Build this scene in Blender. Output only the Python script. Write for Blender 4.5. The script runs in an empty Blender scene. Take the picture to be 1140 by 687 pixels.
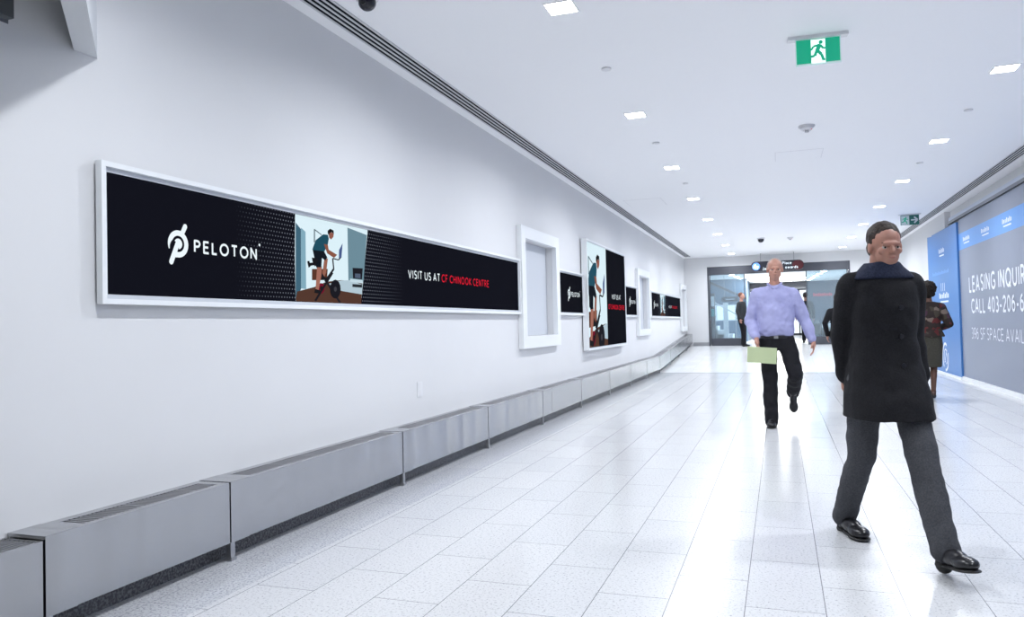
import bpy, bmesh, math, random
from mathutils import Vector, Matrix
random.seed(7)
COL = bpy.context.scene.collection
PI = math.pi

# ------------------------------------------------------------------ measures
H = 3.2155            # ceiling height of the corridor
XL = -2.85            # left wall plane
XR = 3.12             # right wall plane
YB = -5.0             # closed end behind the camera
YR0, YR1, ZR = 17.95, 24.6, 0.40     # ramp at the far end
YF = 24.8             # far wall plane

def fz(y):
    """floor height at distance y"""
    if y <= YR0: return 0.0
    if y >= YR1: return ZR
    return ZR*(y-YR0)/(YR1-YR0)

# ------------------------------------------------------------------ materials
def mat(name, col=(.8,.8,.8), rough=.5, metal=0.0, emit=None, estr=1.0, spec=.5, alpha=None, trans=0.0):
    m = bpy.data.materials.new(name); m.use_nodes = True
    b = m.node_tree.nodes['Principled BSDF']
    b.inputs['Base Color'].default_value = (*col, 1)
    b.inputs['Roughness'].default_value = rough
    b.inputs['Metallic'].default_value = metal
    b.inputs['Specular IOR Level'].default_value = spec
    if trans: b.inputs['Transmission Weight'].default_value = trans
    if alpha is not None: b.inputs['Alpha'].default_value = alpha
    if emit:
        b.inputs['Emission Color'].default_value = (*emit, 1)
        b.inputs['Emission Strength'].default_value = estr
    return m
def bsdf(m): return m.node_tree.nodes['Principled BSDF']
def N(m, t, **k):
    n = m.node_tree.nodes.new(t)
    for a, v in k.items(): setattr(n, a, v)
    return n
def L(m, a, b): m.node_tree.links.new(a, b)

def noise_col(m, c1, c2, scale, lo=.35, hi=.65, detail=3, vec_scale=(1,1,1), bump=0):
    tc = N(m,'ShaderNodeTexCoord'); mp = N(m,'ShaderNodeMapping'); mp.inputs['Scale'].default_value = vec_scale
    nz = N(m,'ShaderNodeTexNoise'); nz.inputs['Scale'].default_value = scale; nz.inputs['Detail'].default_value = detail
    cr = N(m,'ShaderNodeValToRGB'); cr.color_ramp.elements[0].position = lo; cr.color_ramp.elements[1].position = hi
    cr.color_ramp.elements[0].color = (*c1,1); cr.color_ramp.elements[1].color = (*c2,1)
    L(m,tc.outputs['Object'],mp.inputs['Vector']); L(m,mp.outputs['Vector'],nz.inputs['Vector'])
    L(m,nz.outputs['Fac'],cr.inputs['Fac']); L(m,cr.outputs['Color'],bsdf(m).inputs['Base Color'])
    if bump:
        bp = N(m,'ShaderNodeBump'); bp.inputs['Strength'].default_value = bump; bp.inputs['Distance'].default_value = .01
        L(m,nz.outputs['Fac'],bp.inputs['Height']); L(m,bp.outputs['Normal'],bsdf(m).inputs['Normal'])
    return m

M = {}
M['wall'] = noise_col(mat('wall_paint', rough=.6), (.715,.72,.735), (.735,.74,.755), 1.3, .3,.7)
M['ceil'] = mat('ceiling_paint', (.95,.955,.975), .8)
M['beige'] = mat('beige_wall', (.70,.69,.64), .6)
M['white'] = mat('white_lacquer', (.84,.86,.88), .35)
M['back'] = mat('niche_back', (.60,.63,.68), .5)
M['dark'] = mat('dark_void', (.015,.016,.02), .7)
M['slot'] = mat('slot_dark', (.012,.013,.018), .9, spec=.05)
M['slotw'] = mat('slot_white', (.62,.63,.66), .5)
M['black'] = mat('black_gloss', (.006,.006,.009), .35)
M['led'] = mat('led_diffuser', (.9,.9,.9), .4, emit=(.93,.96,1.0), estr=30)
M['ledtrim'] = mat('led_trim', (.9,.9,.9), .4)
M['plastic'] = mat('white_plastic', (.75,.75,.77), .4)
M['grey_metal'] = mat('grey_metal', (.20,.21,.24), .35, .6)
M['steel'] = mat('brushed_steel', (.47,.475,.49), .24, 1.0)
m = M['steel']; tc = N(m,'ShaderNodeTexCoord'); mp = N(m,'ShaderNodeMapping'); mp.inputs['Scale'].default_value = (1,3.5,.45)
nz = N(m,'ShaderNodeTexNoise'); nz.inputs['Scale'].default_value = 1.6; nz.inputs['Detail'].default_value = 1.5
L(m,tc.outputs['Object'],mp.inputs['Vector']); L(m,mp.outputs['Vector'],nz.inputs['Vector'])
bp = N(m,'ShaderNodeBump'); bp.inputs['Strength'].default_value = .8; bp.inputs['Distance'].default_value = .03
L(m,nz.outputs['Fac'],bp.inputs['Height'])
mp2 = N(m,'ShaderNodeMapping'); mp2.inputs['Scale'].default_value = (1,3,400)
nz2 = N(m,'ShaderNodeTexNoise'); nz2.inputs['Scale'].default_value = 2.0
bp2 = N(m,'ShaderNodeBump'); bp2.inputs['Strength'].default_value = .06; bp2.inputs['Distance'].default_value = .002
L(m,tc.outputs['Object'],mp2.inputs['Vector']); L(m,mp2.outputs['Vector'],nz2.inputs['Vector']); L(m,nz2.outputs['Fac'],bp2.inputs['Height'])
L(m,bp.outputs['Normal'],bp2.inputs['Normal']); L(m,bp2.outputs['Normal'],bsdf(m).inputs['Normal'])
M['steel_top'] = mat('steel_top', (.46,.465,.48), .4, 1.0)
M['grille'] = mat('grille_metal', (.50,.50,.52), .4, .9)
M['granite'] = noise_col(mat('dark_granite', rough=.35), (.035,.037,.045), (.16,.165,.185), 90, .42,.62, 4)

def floor_mat(name, base, dark, mortar, tile=True, lo=.36):
    m = mat(name, base, .20)
    b = bsdf(m); b.inputs['Specular IOR Level'].default_value = .5
    tc = N(m,'ShaderNodeTexCoord')
    sx = N(m,'ShaderNodeSeparateXYZ'); cb = N(m,'ShaderNodeCombineXYZ')
    L(m,tc.outputs['Object'],sx.inputs[0])
    ax = N(m,'ShaderNodeMath',operation='ADD'); ax.inputs[1].default_value = -(3.216-0.635*12)+.0     # odd strips start
    ay = N(m,'ShaderNodeMath',operation='ADD'); ay.inputs[1].default_value = 1.3828 + .3037*31
    L(m,sx.outputs['Y'],ax.inputs[0]); L(m,sx.outputs['X'],ay.inputs[0])
    L(m,ax.outputs[0],cb.inputs['X']); L(m,ay.outputs[0],cb.inputs['Y'])
    br = N(m,'ShaderNodeTexBrick'); br.offset = .5; br.offset_frequency = 2; br.squash = 1
    br.inputs['Scale'].default_value = 1; br.inputs['Brick Width'].default_value = .635; br.inputs['Row Height'].default_value = .3037
    br.inputs['Mortar Size'].default_value = .0022; br.inputs['Mortar Smooth'].default_value = .3; br.inputs['Bias'].default_value = 0
    br.inputs['Color1'].default_value = (1,1,1,1); br.inputs['Color2'].default_value = (.94,.945,.955,1); br.inputs['Mortar'].default_value = (*mortar,1)
    L(m,cb.outputs[0],br.inputs['Vector'])
    vo = N(m,'ShaderNodeTexNoise'); vo.inputs['Scale'].default_value = 85; vo.inputs['Detail'].default_value = 5; vo.inputs['Roughness'].default_value = .75
    L(m,tc.outputs['Object'],vo.inputs['Vector'])
    cr = N(m,'ShaderNodeValToRGB'); e = cr.color_ramp.elements
    e[0].position = lo; e[0].color = (*dark,1); e[1].position = lo+.10; e[1].color = (*base,1)
    L(m,vo.outputs['Fac'],cr.inputs['Fac'])
    mx = N(m,'ShaderNodeMix',data_type='RGBA',blend_type='MULTIPLY'); mx.inputs[0].default_value = 1
    L(m,cr.outputs['Color'],mx.inputs[6]); L(m,br.outputs['Color'],mx.inputs[7])
    L(m,mx.outputs[2],b.inputs['Base Color'])
    return m
M['floor'] = floor_mat('terrazzo_tiles', (.655,.66,.675), (.30,.31,.33), (.30,.30,.32))
M['border'] = floor_mat('terrazzo_border', (.58,.59,.62), (.28,.29,.32), (.62,.62,.64), lo=.40)
M['ramp'] = floor_mat('terrazzo_ramp', (.80,.805,.815), (.40,.41,.44), (.6,.6,.62))

def glow(name, col, s=1.0):
    m = mat(name, (.003,.003,.004), .6, emit=col, estr=s, spec=.05); bsdf(m).inputs['IOR'].default_value = 1.08; return m
M['scr_white'] = glow('screen_white', (.86,.95,1.0), 1.0)
M['scr_red'] = glow('screen_red', (.75,.01,.03), 1.0)
# black LED wall with the dotted fields either side of the picture (a printed pattern of the clip shown)
def led_mat(name, y0, y1, on=True):
    m = mat(name, (.002,.002,.003), .6, emit=(.0035,.004,.007), estr=1.0, spec=.05); bsdf(m).inputs['IOR'].default_value = 1.06
    if not on: return m
    tc = N(m,'ShaderNodeTexCoord'); sx = N(m,'ShaderNodeSeparateXYZ'); L(m,tc.outputs['Object'],sx.inputs[0])
    def mth(op,a,b=None,c=None):
        n = N(m,'ShaderNodeMath',operation=op)
        for i,v in enumerate((a,b,c)):
            if v is None: continue
            if isinstance(v,(int,float)): n.inputs[i].default_value = v
            else: L(m,v,n.inputs[i])
        return n.outputs[0]
    p = .026
    z = mth('DIVIDE',sx.outputs['Z'],p); row = mth('FLOOR',z)
    sh = mth('MULTIPLY',mth('MODULO',row,2.0),.5)
    y = mth('ADD',mth('DIVIDE',sx.outputs['Y'],p),sh)
    fy = mth('SUBTRACT',mth('FRACT',y),.5); fzz = mth('SUBTRACT',mth('FRACT',z),.5)
    r = mth('SQRT',mth('ADD',mth('MULTIPLY',fy,fy),mth('MULTIPLY',fzz,fzz)))
    dot = mth('LESS_THAN',r,.17)
    Y = sx.outputs['Y']
    rise = mth('SUBTRACT',1.0,mth('DIVIDE',mth('SUBTRACT',y0,Y),.55))         # 0 at y0-.55 -> 1 at y0
    fall = mth('SUBTRACT',1.0,mth('DIVIDE',mth('SUBTRACT',Y,y1),.60))
    a = N(m,'ShaderNodeClamp'); L(m,rise,a.inputs[0]); b2 = N(m,'ShaderNodeClamp'); L(m,fall,b2.inputs[0])
    fade = mth('MULTIPLY',mth('MULTIPLY',a.outputs[0],b2.outputs[0]),dot)
    mx = N(m,'ShaderNodeMix',data_type='RGBA'); mx.inputs[6].default_value = (.0045,.005,.009,1); mx.inputs[7].default_value = (.20,.22,.27,1)
    L(m,fade,mx.inputs[0]); L(m,mx.outputs[2],bsdf(m).inputs['Emission Color'])
    return m

# ------------------------------------------------------------------ mesh helpers
def mk(name, bm, material, parent=None, smooth=False, stagger=None):
    me = bpy.data.meshes.new(name)
    if stagger:
        for i,fc in enumerate(bm.faces):
            for v in fc.verts: v.co += stagger*(i*2.5e-5)
    else: bmesh.ops.recalc_face_normals(bm, faces=bm.faces)
    bm.to_mesh(me); bm.free()
    o = bpy.data.objects.new(name, me); COL.objects.link(o)
    me.materials.append(material)
    if smooth:
        for p in me.polygons: p.use_smooth = True
    if parent: o.parent = parent
    return o
def box(bm, x0,x1,y0,y1,z0,z1, f=None):
    vs = []
    for x in (x0,x1):
        for y in (y0,y1):
            for z in (z0,z1):
                vs.append(bm.verts.new((x,y,z+(f(y) if f else 0))))
    for i in ((0,1,3,2),(4,6,7,5),(0,4,5,1),(2,3,7,6),(0,2,6,4),(1,5,7,3)): bm.faces.new([vs[j] for j in i])
def B(*bxs, f=None):
    bm = bmesh.new()
    for b in bxs: box(bm,*b,f=f)
    return bm
def cyl(bm, c, r, h, seg=24, r2=None, ax='z'):
    rot = {'z':Matrix.Identity(4),'y':Matrix.Rotation(PI/2,4,'X'),'x':Matrix.Rotation(PI/2,4,'Y')}[ax]
    bmesh.ops.create_cone(bm, cap_ends=True, segments=seg, radius1=r, radius2=r if r2 is None else r2, depth=h, matrix=Matrix.Translation(c)@rot)
def ball(bm, c, s, u=20, v=12):
    bmesh.ops.create_uvsphere(bm, u_segments=u, v_segments=v, radius=1, matrix=Matrix.Translation(c)@Matrix.Diagonal((*s,1)))
def tube(bm, pts, r, seg=8):
    pts = [Vector(p) for p in pts]; rings = []
    for i,p in enumerate(pts):
        d = (pts[min(i+1,len(pts)-1)]-pts[max(i-1,0)]).normalized()
        a = d.orthogonal().normalized(); b = d.cross(a)
        rings.append([bm.verts.new(p+r*(math.cos(t)*a+math.sin(t)*b)) for t in [2*PI*k/seg for k in range(seg)]])
    for A,Bq in zip(rings,rings[1:]):
        # align rings
        o = min(range(seg), key=lambda s: sum((A[k].co-Bq[(k+s)%seg].co).length for k in range(seg)))
        for k in range(seg): bm.faces.new((A[k],A[(k+1)%seg],Bq[(k+1+o)%seg],Bq[(k+o)%seg]))
        if o: 
            nb = [Bq[(k+o)%seg] for k in range(seg)]; Bq[:] = nb
    bm.faces.new(rings[0]); bm.faces.new(rings[-1])
def thing(name, label, cat, loc=(0,0,0), group=None, rotz=0):
    o = bpy.data.objects.new(name, None); COL.objects.link(o); o.location = loc; o.rotation_euler = (0,0,rotz)
    o.empty_display_size = .1
    return tag(o,label,cat,group)
def tag(o, label, cat, group=None):
    o['label'] = label; o['category'] = cat
    if group: o['group'] = group
    return o
def struct(name, bm, m, parent=None, smooth=False):
    o = mk(name,bm,m,parent,smooth); 
    if not parent: o['kind'] = 'structure'
    return o
def copy_tree(src, loc):
    r = src.copy(); COL.objects.link(r); r.location = loc
    for ch in list(src.children):
        c = ch.copy(); COL.objects.link(c); c.parent = r
        for g in list(ch.children):
            d = g.copy(); COL.objects.link(d); d.parent = c
    return r

# ------------------------------------------------------------------ lettering (stroked glyphs)
def arc(cx,cy,rx,ry,a0,a1,n=10): return [(cx+rx*math.cos(math.radians(a0+(a1-a0)*i/n)), cy+ry*math.sin(math.radians(a0+(a1-a0)*i/n))) for i in range(n+1)]
_P = lambda w: [[(0,0),(0,1),(w*.45,1)]+arc(w*.45,.74,w*.5,.26,90,-90,8)+[(0,.48)]]
GL = {
'A':(.72,[[(0,0),(.36,1),(.72,0)],[(.13,.32),(.59,.32)]]),
'B':(.54,[[(0,0),(0,1),(.25,1)]+arc(.25,.76,.22,.24,90,-90,6)+[(0,.52)],[(.2,.52)]+arc(.25,.26,.28,.26,90,-90,6)+[(0,0)]]),
'C':(.66,[arc(.42,.5,.42,.5,48,312,16)]),
'D':(.64,[[(0,0),(0,1),(.25,1)]+arc(.25,.5,.4,.5,90,-90,10)+[(0,0)]]),
'E':(.48,[[(.48,1),(0,1),(0,0),(.48,0)],[(0,.52),(.43,.52)]]),
'F':(.46,[[(.46,1),(0,1),(0,0)],[(0,.5),(.41,.5)]]),
'G':(.72,[arc(.43,.5,.43,.5,50,330,16)+[(.72,.46),(.45,.46)]]),
'H':(.60,[[(0,0),(0,1)],[(.6,0),(.6,1)],[(0,.52),(.6,.52)]]),
'I':(.0,[[(0,0),(0,1)]]),
'J':(.3,[[(.3,1),(.3,.15)]+arc(.1,.1,.2,.25,0,-90,5)]),
'K':(.56,[[(0,0),(0,1)],[(.54,1),(.03,.48),(.56,0)]]),
'L':(.44,[[(0,1),(0,0),(.44,0)]]),
'M':(.76,[[(0,0),(0,1),(.38,.3),(.76,1),(.76,0)]]),
'N':(.62,[[(0,0),(0,1),(.62,0),(.62,1)]]),
'O':(.84,[arc(.42,.5,.42,.5,0,360,22)]),
'P':(.52,_P(.52)),
'Q':(.84,[arc(.42,.5,.42,.5,0,360,22),[(.5,.2),(.8,-.08)]]),
'R':(.56,[_P(.52)[0],[(.26,.48),(.56,0)]]),
'S':(.50,[arc(.26,.75,.24,.25,40,270,9)[:-1]+arc(.25,.25,.25,.25,90,-140,9)]),
'T':(.60,[[(0,1),(.6,1)],[(.3,1),(.3,0)]]),
'U':(.60,[[(0,1),(0,.32)]+arc(.3,.3,.3,.3,180,360,10)+[(.6,1)]]),
'V':(.68,[[(0,1),(.34,0),(.68,1)]]),
'-':(.3,[[(0,.38),(.3,.38)]]),
'0':(.52,[arc(.26,.5,.26,.5,0,360,20)]),
'2':(.48,[arc(.24,.74,.24,.26,165,-25,9)+[(0,0),(.5,0)]]),
'3':(.46,[arc(.2,.75,.24,.25,130,-80,9)+arc(.2,.26,.27,.26,80,-135,9)]),
'4':(.56,[[(.42,0),(.42,1),(0,.28),(.56,.28)]]),
'6':(.50,[arc(.25,.3,.25,.3,0,360,16),[(.02,.36)]+arc(.42,.42,.41,.56,170,95,6)]),
'9':(.50,[arc(.25,.7,.25,.3,0,360,16),[(.48,.64)]+arc(.08,.58,.41,.56,-10,-85,6)]),
'a':(.42,[arc(.2,.32,.2,.32,0,360,12),[(.42,.64),(.42,0)]]),
'c':(.36,[arc(.22,.32,.22,.32,50,310,9)]),
'd':(.42,[arc(.2,.32,.2,.32,0,360,12),[(.42,1),(.42,0)]]),
'e':(.42,[[(.02,.34),(.42,.34)]+arc(.22,.32,.21,.32,5,310,10)]),
'l':(0,[[(0,0),(0,1)]]),
'm':(.64,[[(0,0),(0,.64)],[(0,.4)]+arc(.16,.46,.16,.18,180,0,6)+[(.32,0)],[(.32,.4)]+arc(.48,.46,.16,.18,180,0,6)+[(.64,0)]]),
'o':(.44,[arc(.22,.32,.22,.32,0,360,12)]),
'r':(.26,[[(0,0),(0,.64)],[(0,.4)]+arc(.2,.42,.2,.22,180,70,5)]),
's':(.34,[arc(.17,.48,.16,.16,40,270,6)[:-1]+arc(.17,.16,.17,.16,90,-140,6)]),
'w':(.6,[[(0,.64),(.15,0),(.3,.64),(.45,0),(.6,.64)]]),
' ':(.22,[]),
}
def stroke(bm, pts, t, place):
    pts = [Vector(p) for p in pts]
    for i,(a,b) in enumerate(zip(pts,pts[1:])):
        d = b-a
        if d.length < 1e-6: continue
        n = Vector((-d.y,d.x)).normalized()*t/2
        bm.faces.new([bm.verts.new(place(*q)) for q in (a+n,b+n,b-n,a-n)])
        if i:   # joint
            bm.faces.new([bm.verts.new(place(a.x+t/2*math.cos(k*PI/4),a.y+t/2*math.sin(k*PI/4))) for k in range(8)])
def text_w(s, gap): return sum(GL[c][0] for c in s)+gap*(len(s)-1)
def text(bm, s, place, width, h, t=.17, gap=.27):
    """s laid along u 0..width and v 0..h; place(u,v) -> world"""
    tot = text_w(s,gap)+t; k = (width)/tot; x = t/2
    for c in s:
        w, st = GL[c]
        for p in st:
            # scale to metres first so strokes keep an even thickness
            q = [((x+a)*k, (t*.35+b*(1-t*.7))*h) for a,b in p]
            stroke(bm, q, t*h*.9, place)
        x += w+gap

def words(s, place, width, h, t, gap, name, m_, parent, space=.22, stag=None):
    """one mesh per word, all on one line"""
    ws = s.split(' '); wd = [text_w(w,gap)+t for w in ws]; sp = space+gap*.9
    tot = sum(wd)+sp*(len(ws)-1); k = width/tot; x = 0
    for w,d in zip(ws,wd):
        bm = bmesh.new(); text(bm,w,lambda u,v,x=x:place(x*k+u,v),d*k,h,t=t,gap=gap); mk(name,bm,m_,parent,stagger=stag); x += d+sp

# ------------------------------------------------------------------ the setting
nY = [ (8.27,9.85,8.42,9.70), (15.89,17.45,16.05,17.30), (23.30,24.72,23.45,24.57) ]
NZ = (1.040,2.195)
# left wall, pierced where the box frames let in their shallow recesses
bxs = []
y = 2.095; W = .22
for o0,o1,a,b in nY:
    bxs.append((XL-W,XL,y,a,-.05,H+.05))
    bxs += [(XL-W,XL,a,b,-.05,NZ[0]),(XL-W,XL,a,b,NZ[1],H+.05),(XL-W,XL-.09,a,b,NZ[0],NZ[1])]
    y = b
bxs.append((XL-W,XL,y,YF,-.05,H+.05))
struct('wall_left', B(*bxs), M['wall'])
struct('wall_left', B((XL-W-.12,XL-.05,YB,2.095,.385,H+.05)), M['beige'])

def floor_strip(x0,x1,ys):
    bm = bmesh.new(); rows = []
    for y in ys: rows.append([bm.verts.new((x,y,fz(y)+dz)) for x,dz in ((x0,0),(x1,0),(x1,-.12),(x0,-.12))])
    for A,Bq in zip(rows,rows[1:]):
        for k in range(4): bm.faces.new((A[k],A[(k+1)%4],Bq[(k+1)%4],Bq[k]))
    bm.faces.new(rows[0]); bm.faces.new(rows[-1]); return bm
struct('floor', floor_strip(-2.33,XR+.3,[YB,YR0-.35]), M['floor'])
struct('floor', floor_strip(XL-.4,-2.33,[YB,YR0-.35]), M['border'])
struct('floor', floor_strip(XL-.4,XR+.3,[YR0-.35,YR0]), M['border'])
struct('floor', floor_strip(XL-.4,XR+.3,[YR0,YR1,YF+.15]), M['ramp'])
struct('ceiling', B((XL-.4,XR+.6,YB,YF+.1,H,H+.12)), M['ceil'])
struct('wall_back', B((XL-.5,XR+.6,YB-.15,YB,-.1,H+.1)), M['wall'])
# right wall: plain beyond the shop front, bulkhead above the hoarding, closed behind it
struct('wall_right', B((XR,XR+.2,16.9,YF,-.05,H+.05),(XR+.10,XR+.3,YB,16.9,2.93,H+.05),(XR+.22,XR+.35,YB,16.9,-.05,2.95)), M['wall'])
bm = B((XR-.05,XR,YB,15.6,0,.068),(XR-.075,XR,15.6,YR0,0,.05),(XR-.075,XR,YR0,18.45,0,.05),(XR-.02,XR,18.45,YR1,0,.068),(XR-.02,XR,YR1,YF,0,.068),f=fz)
struct('trim_1', bm, M['white'])
# far wall with its wide opening
OX0,OX1,OZ = -2.14,2.03,2.91
struct('wall_far', B((XL-.1,OX0,YF,YF+.15,ZR-.05,H+.05),(OX1,XR+.1,YF,YF+.15,ZR-.05,H+.05),(OX0,OX1,YF,YF+.15,OZ,H+.05)), M['wall'])
struct('baseboard_far', B((-2.63,OX0,YF-.015,YF,ZR,ZR+.12),(OX1,XR,YF-.015,YF,ZR,ZR+.12)), M['steel_top'])

# granite baseboard under the convectors
bm = bmesh.new()
ys = [1.0,YR0,YR1,YF]
for a,b in zip(ys,ys[1:]): box(bm,-2.80,-2.735,a,b,0,.14,f=fz)
struct('baseboard_left', bm, M['granite'])

# bulkhead fin above the near end of the left wall, 45 degrees to the wall
bm = bmesh.new()
d = Vector((1,-1,0)).normalized(); n = Vector((1,1,0)).normalized()
p0 = Vector((XL-.01,2.575,0)); p1 = p0+d*3.4; t = -n*.085
for a in (p0,p1):
    for q in (a,a+t):
        for z in (2.398,H+.02): bm.verts.new((q.x,q.y,z))
bm.verts.ensure_lookup_table(); v = bm.verts
for i in ((0,1,3,2),(4,6,7,5),(0,4,5,1),(2,3,7,6),(0,2,6,4),(1,5,7,3)): bm.faces.new([v[j] for j in i])
M['fin'] = mat('bulkhead_paint',(.66,.68,.71),.5)
struct('trim_2', bm, M['fin'])
# ------------------------------------------------------------------ convectors
def convector(y0, y1, label, bend=False):
    t = thing('wall_convector', label, 'radiator', (-2.75,(y0+y1)/2,fz((y0+y1)/2)), 'stainless convector cabinets along the left wall')
    def sh(o): o.matrix_parent_inverse = Matrix.Translation((-t.location.x,-t.location.y,-t.location.z)); return o
    a,b = y0+.004,y1-.004
    zt = .398; F = -2.65
    def bb(*l, mat_=None, name='casing', par=t):
        bm = bmesh.new()
        for q in l:
            if q[2] < YR0 < q[3]:
                box(bm,q[0],q[1],q[2],YR0,q[4],q[5],f=fz); box(bm,q[0],q[1],YR0,q[3],q[4],q[5],f=fz)
            else: box(bm,*q,f=fz)
        o = mk(name,bm,mat_,t); sh(o); return o
    cap = .18
    # folded casing: front panel, top rims, end cheek
    c = bb((F-.012,F,a,b,.095,zt),(-2.682,F-.012,a,b,zt-.012,zt),(XL+.002,-2.802,a,b,zt-.012,zt),
       (-2.802,-2.682,a,a+cap,zt-.012,zt),(-2.802,-2.682,b-.05,b,zt-.012,zt),(XL+.01,F-.012,a,a+.012,.095,zt-.012), mat_=M['steel'])
    bb((XL+.02,F-.03,a+.02,b-.02,.15,.30), mat_=M['dark'], name='heating_core')
    bm = bmesh.new(); yy = a+cap+.006
    k = 0
    while yy < b-.055:
        w = .016 if k % 14 == 0 else .008
        box(bm,-2.802,-2.682,yy,yy+w,zt-.011,zt-.002,f=fz); yy += .022+(w-.008); k += 1
    for xx in (-2.775,-2.71): box(bm,xx,xx+.004,a+cap,min(b-.05,YR0) if a<YR0 else b-.05,zt-.016,zt-.006,f=fz)
    g = mk('grille',bm,M['grille'],t); sh(g)
    j = bb((F,F+.002,a,a+.14,.093,zt+.001),(XL+.002,F,a,a+.14,zt,zt+.002), mat_=M['steel'], name='joint_cover')
    bm = bmesh.new(); box(bm,F-.035,F-.005,a+.002,a+.034,.02,.10,f=fz); box(bm,F-.04,F+.001,a-.0,a+.038,0,.02,f=fz)
    sh(mk('foot',bm,M['steel_top'],t))
    return t
seams = [2.124,3.150,5.010,6.745,8.506,10.337,12.22,14.06,15.88,17.72,19.55,21.35,23.15,24.74]
names = ['short steel convector at the near end of the left wall, beside the corner grille',
 'long steel convector below the left half of the largest display',
 'steel convector below the middle of the largest display, under the wall outlet',
 'steel convector below the right end of the largest display',
 'stainless steel convector directly below the nearest empty white box frame',
 'stainless steel convector below the small logo display left of the tall display',
 'stainless steel convector below the tall display',
 'stainless steel convector below the small logo display right of the tall display',
 'stainless steel convector below the second empty box frame',
 'stainless steel convector where the floor starts to rise into the ramp',
 'first sloping stainless steel convector on the ramp',
 'second sloping stainless steel convector on the ramp',
 'last sloping stainless steel convector, ending at the far wall']
for i,(a,b) in enumerate(zip(seams,seams[1:])): convector(a,b,names[i])
# the deeper unit round the wall corner, with bars running along it
t = thing('wall_convector','stainless steel convector cut by the left picture edge, with an open bar grille on top','radiator',(-2.8,1.5,0),'stainless convector cabinets along the left wall')
def loc(o,t): o.matrix_parent_inverse = Matrix.Translation((-t.location.x,-t.location.y,-t.location.z)); return o
loc(mk('casing',B((-2.662,-2.65,1.0,2.118,0.02,.385),(-2.97,-2.662,1.0,1.012,.02,.385),(-2.97,-2.662,2.106,2.118,.02,.384)),M['steel'],t),t)
bm = bmesh.new(); x = -2.96
while x < -2.67: box(bm,x,x+.006,1.012,2.106,.374,.383); x += .024
for y in (1.2,1.5,1.8,2.0): box(bm,-2.966,-2.663,y,y+.008,.364,.374)
loc(mk('grille',bm,M['grille'],t),t)
loc(mk('heating_core',B((-2.95,-2.68,1.05,2.09,.06,.28)),M['dark'],t),t)

t = thing('wall_fixture','small dark fixture high on the wall, cut by the top left picture corner','fixture',(XL,2.05,2.42))
loc(mk('housing',B((XL,XL+.05,1.99,2.135,2.41,2.75)),mat('fixture_grey',(.10,.11,.12),.5),t),t)
loc(mk('mounting_plate',B((XL+.001,XL+.006,1.98,2.145,2.40,2.76)),M['grey_metal'],t),t)

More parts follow.
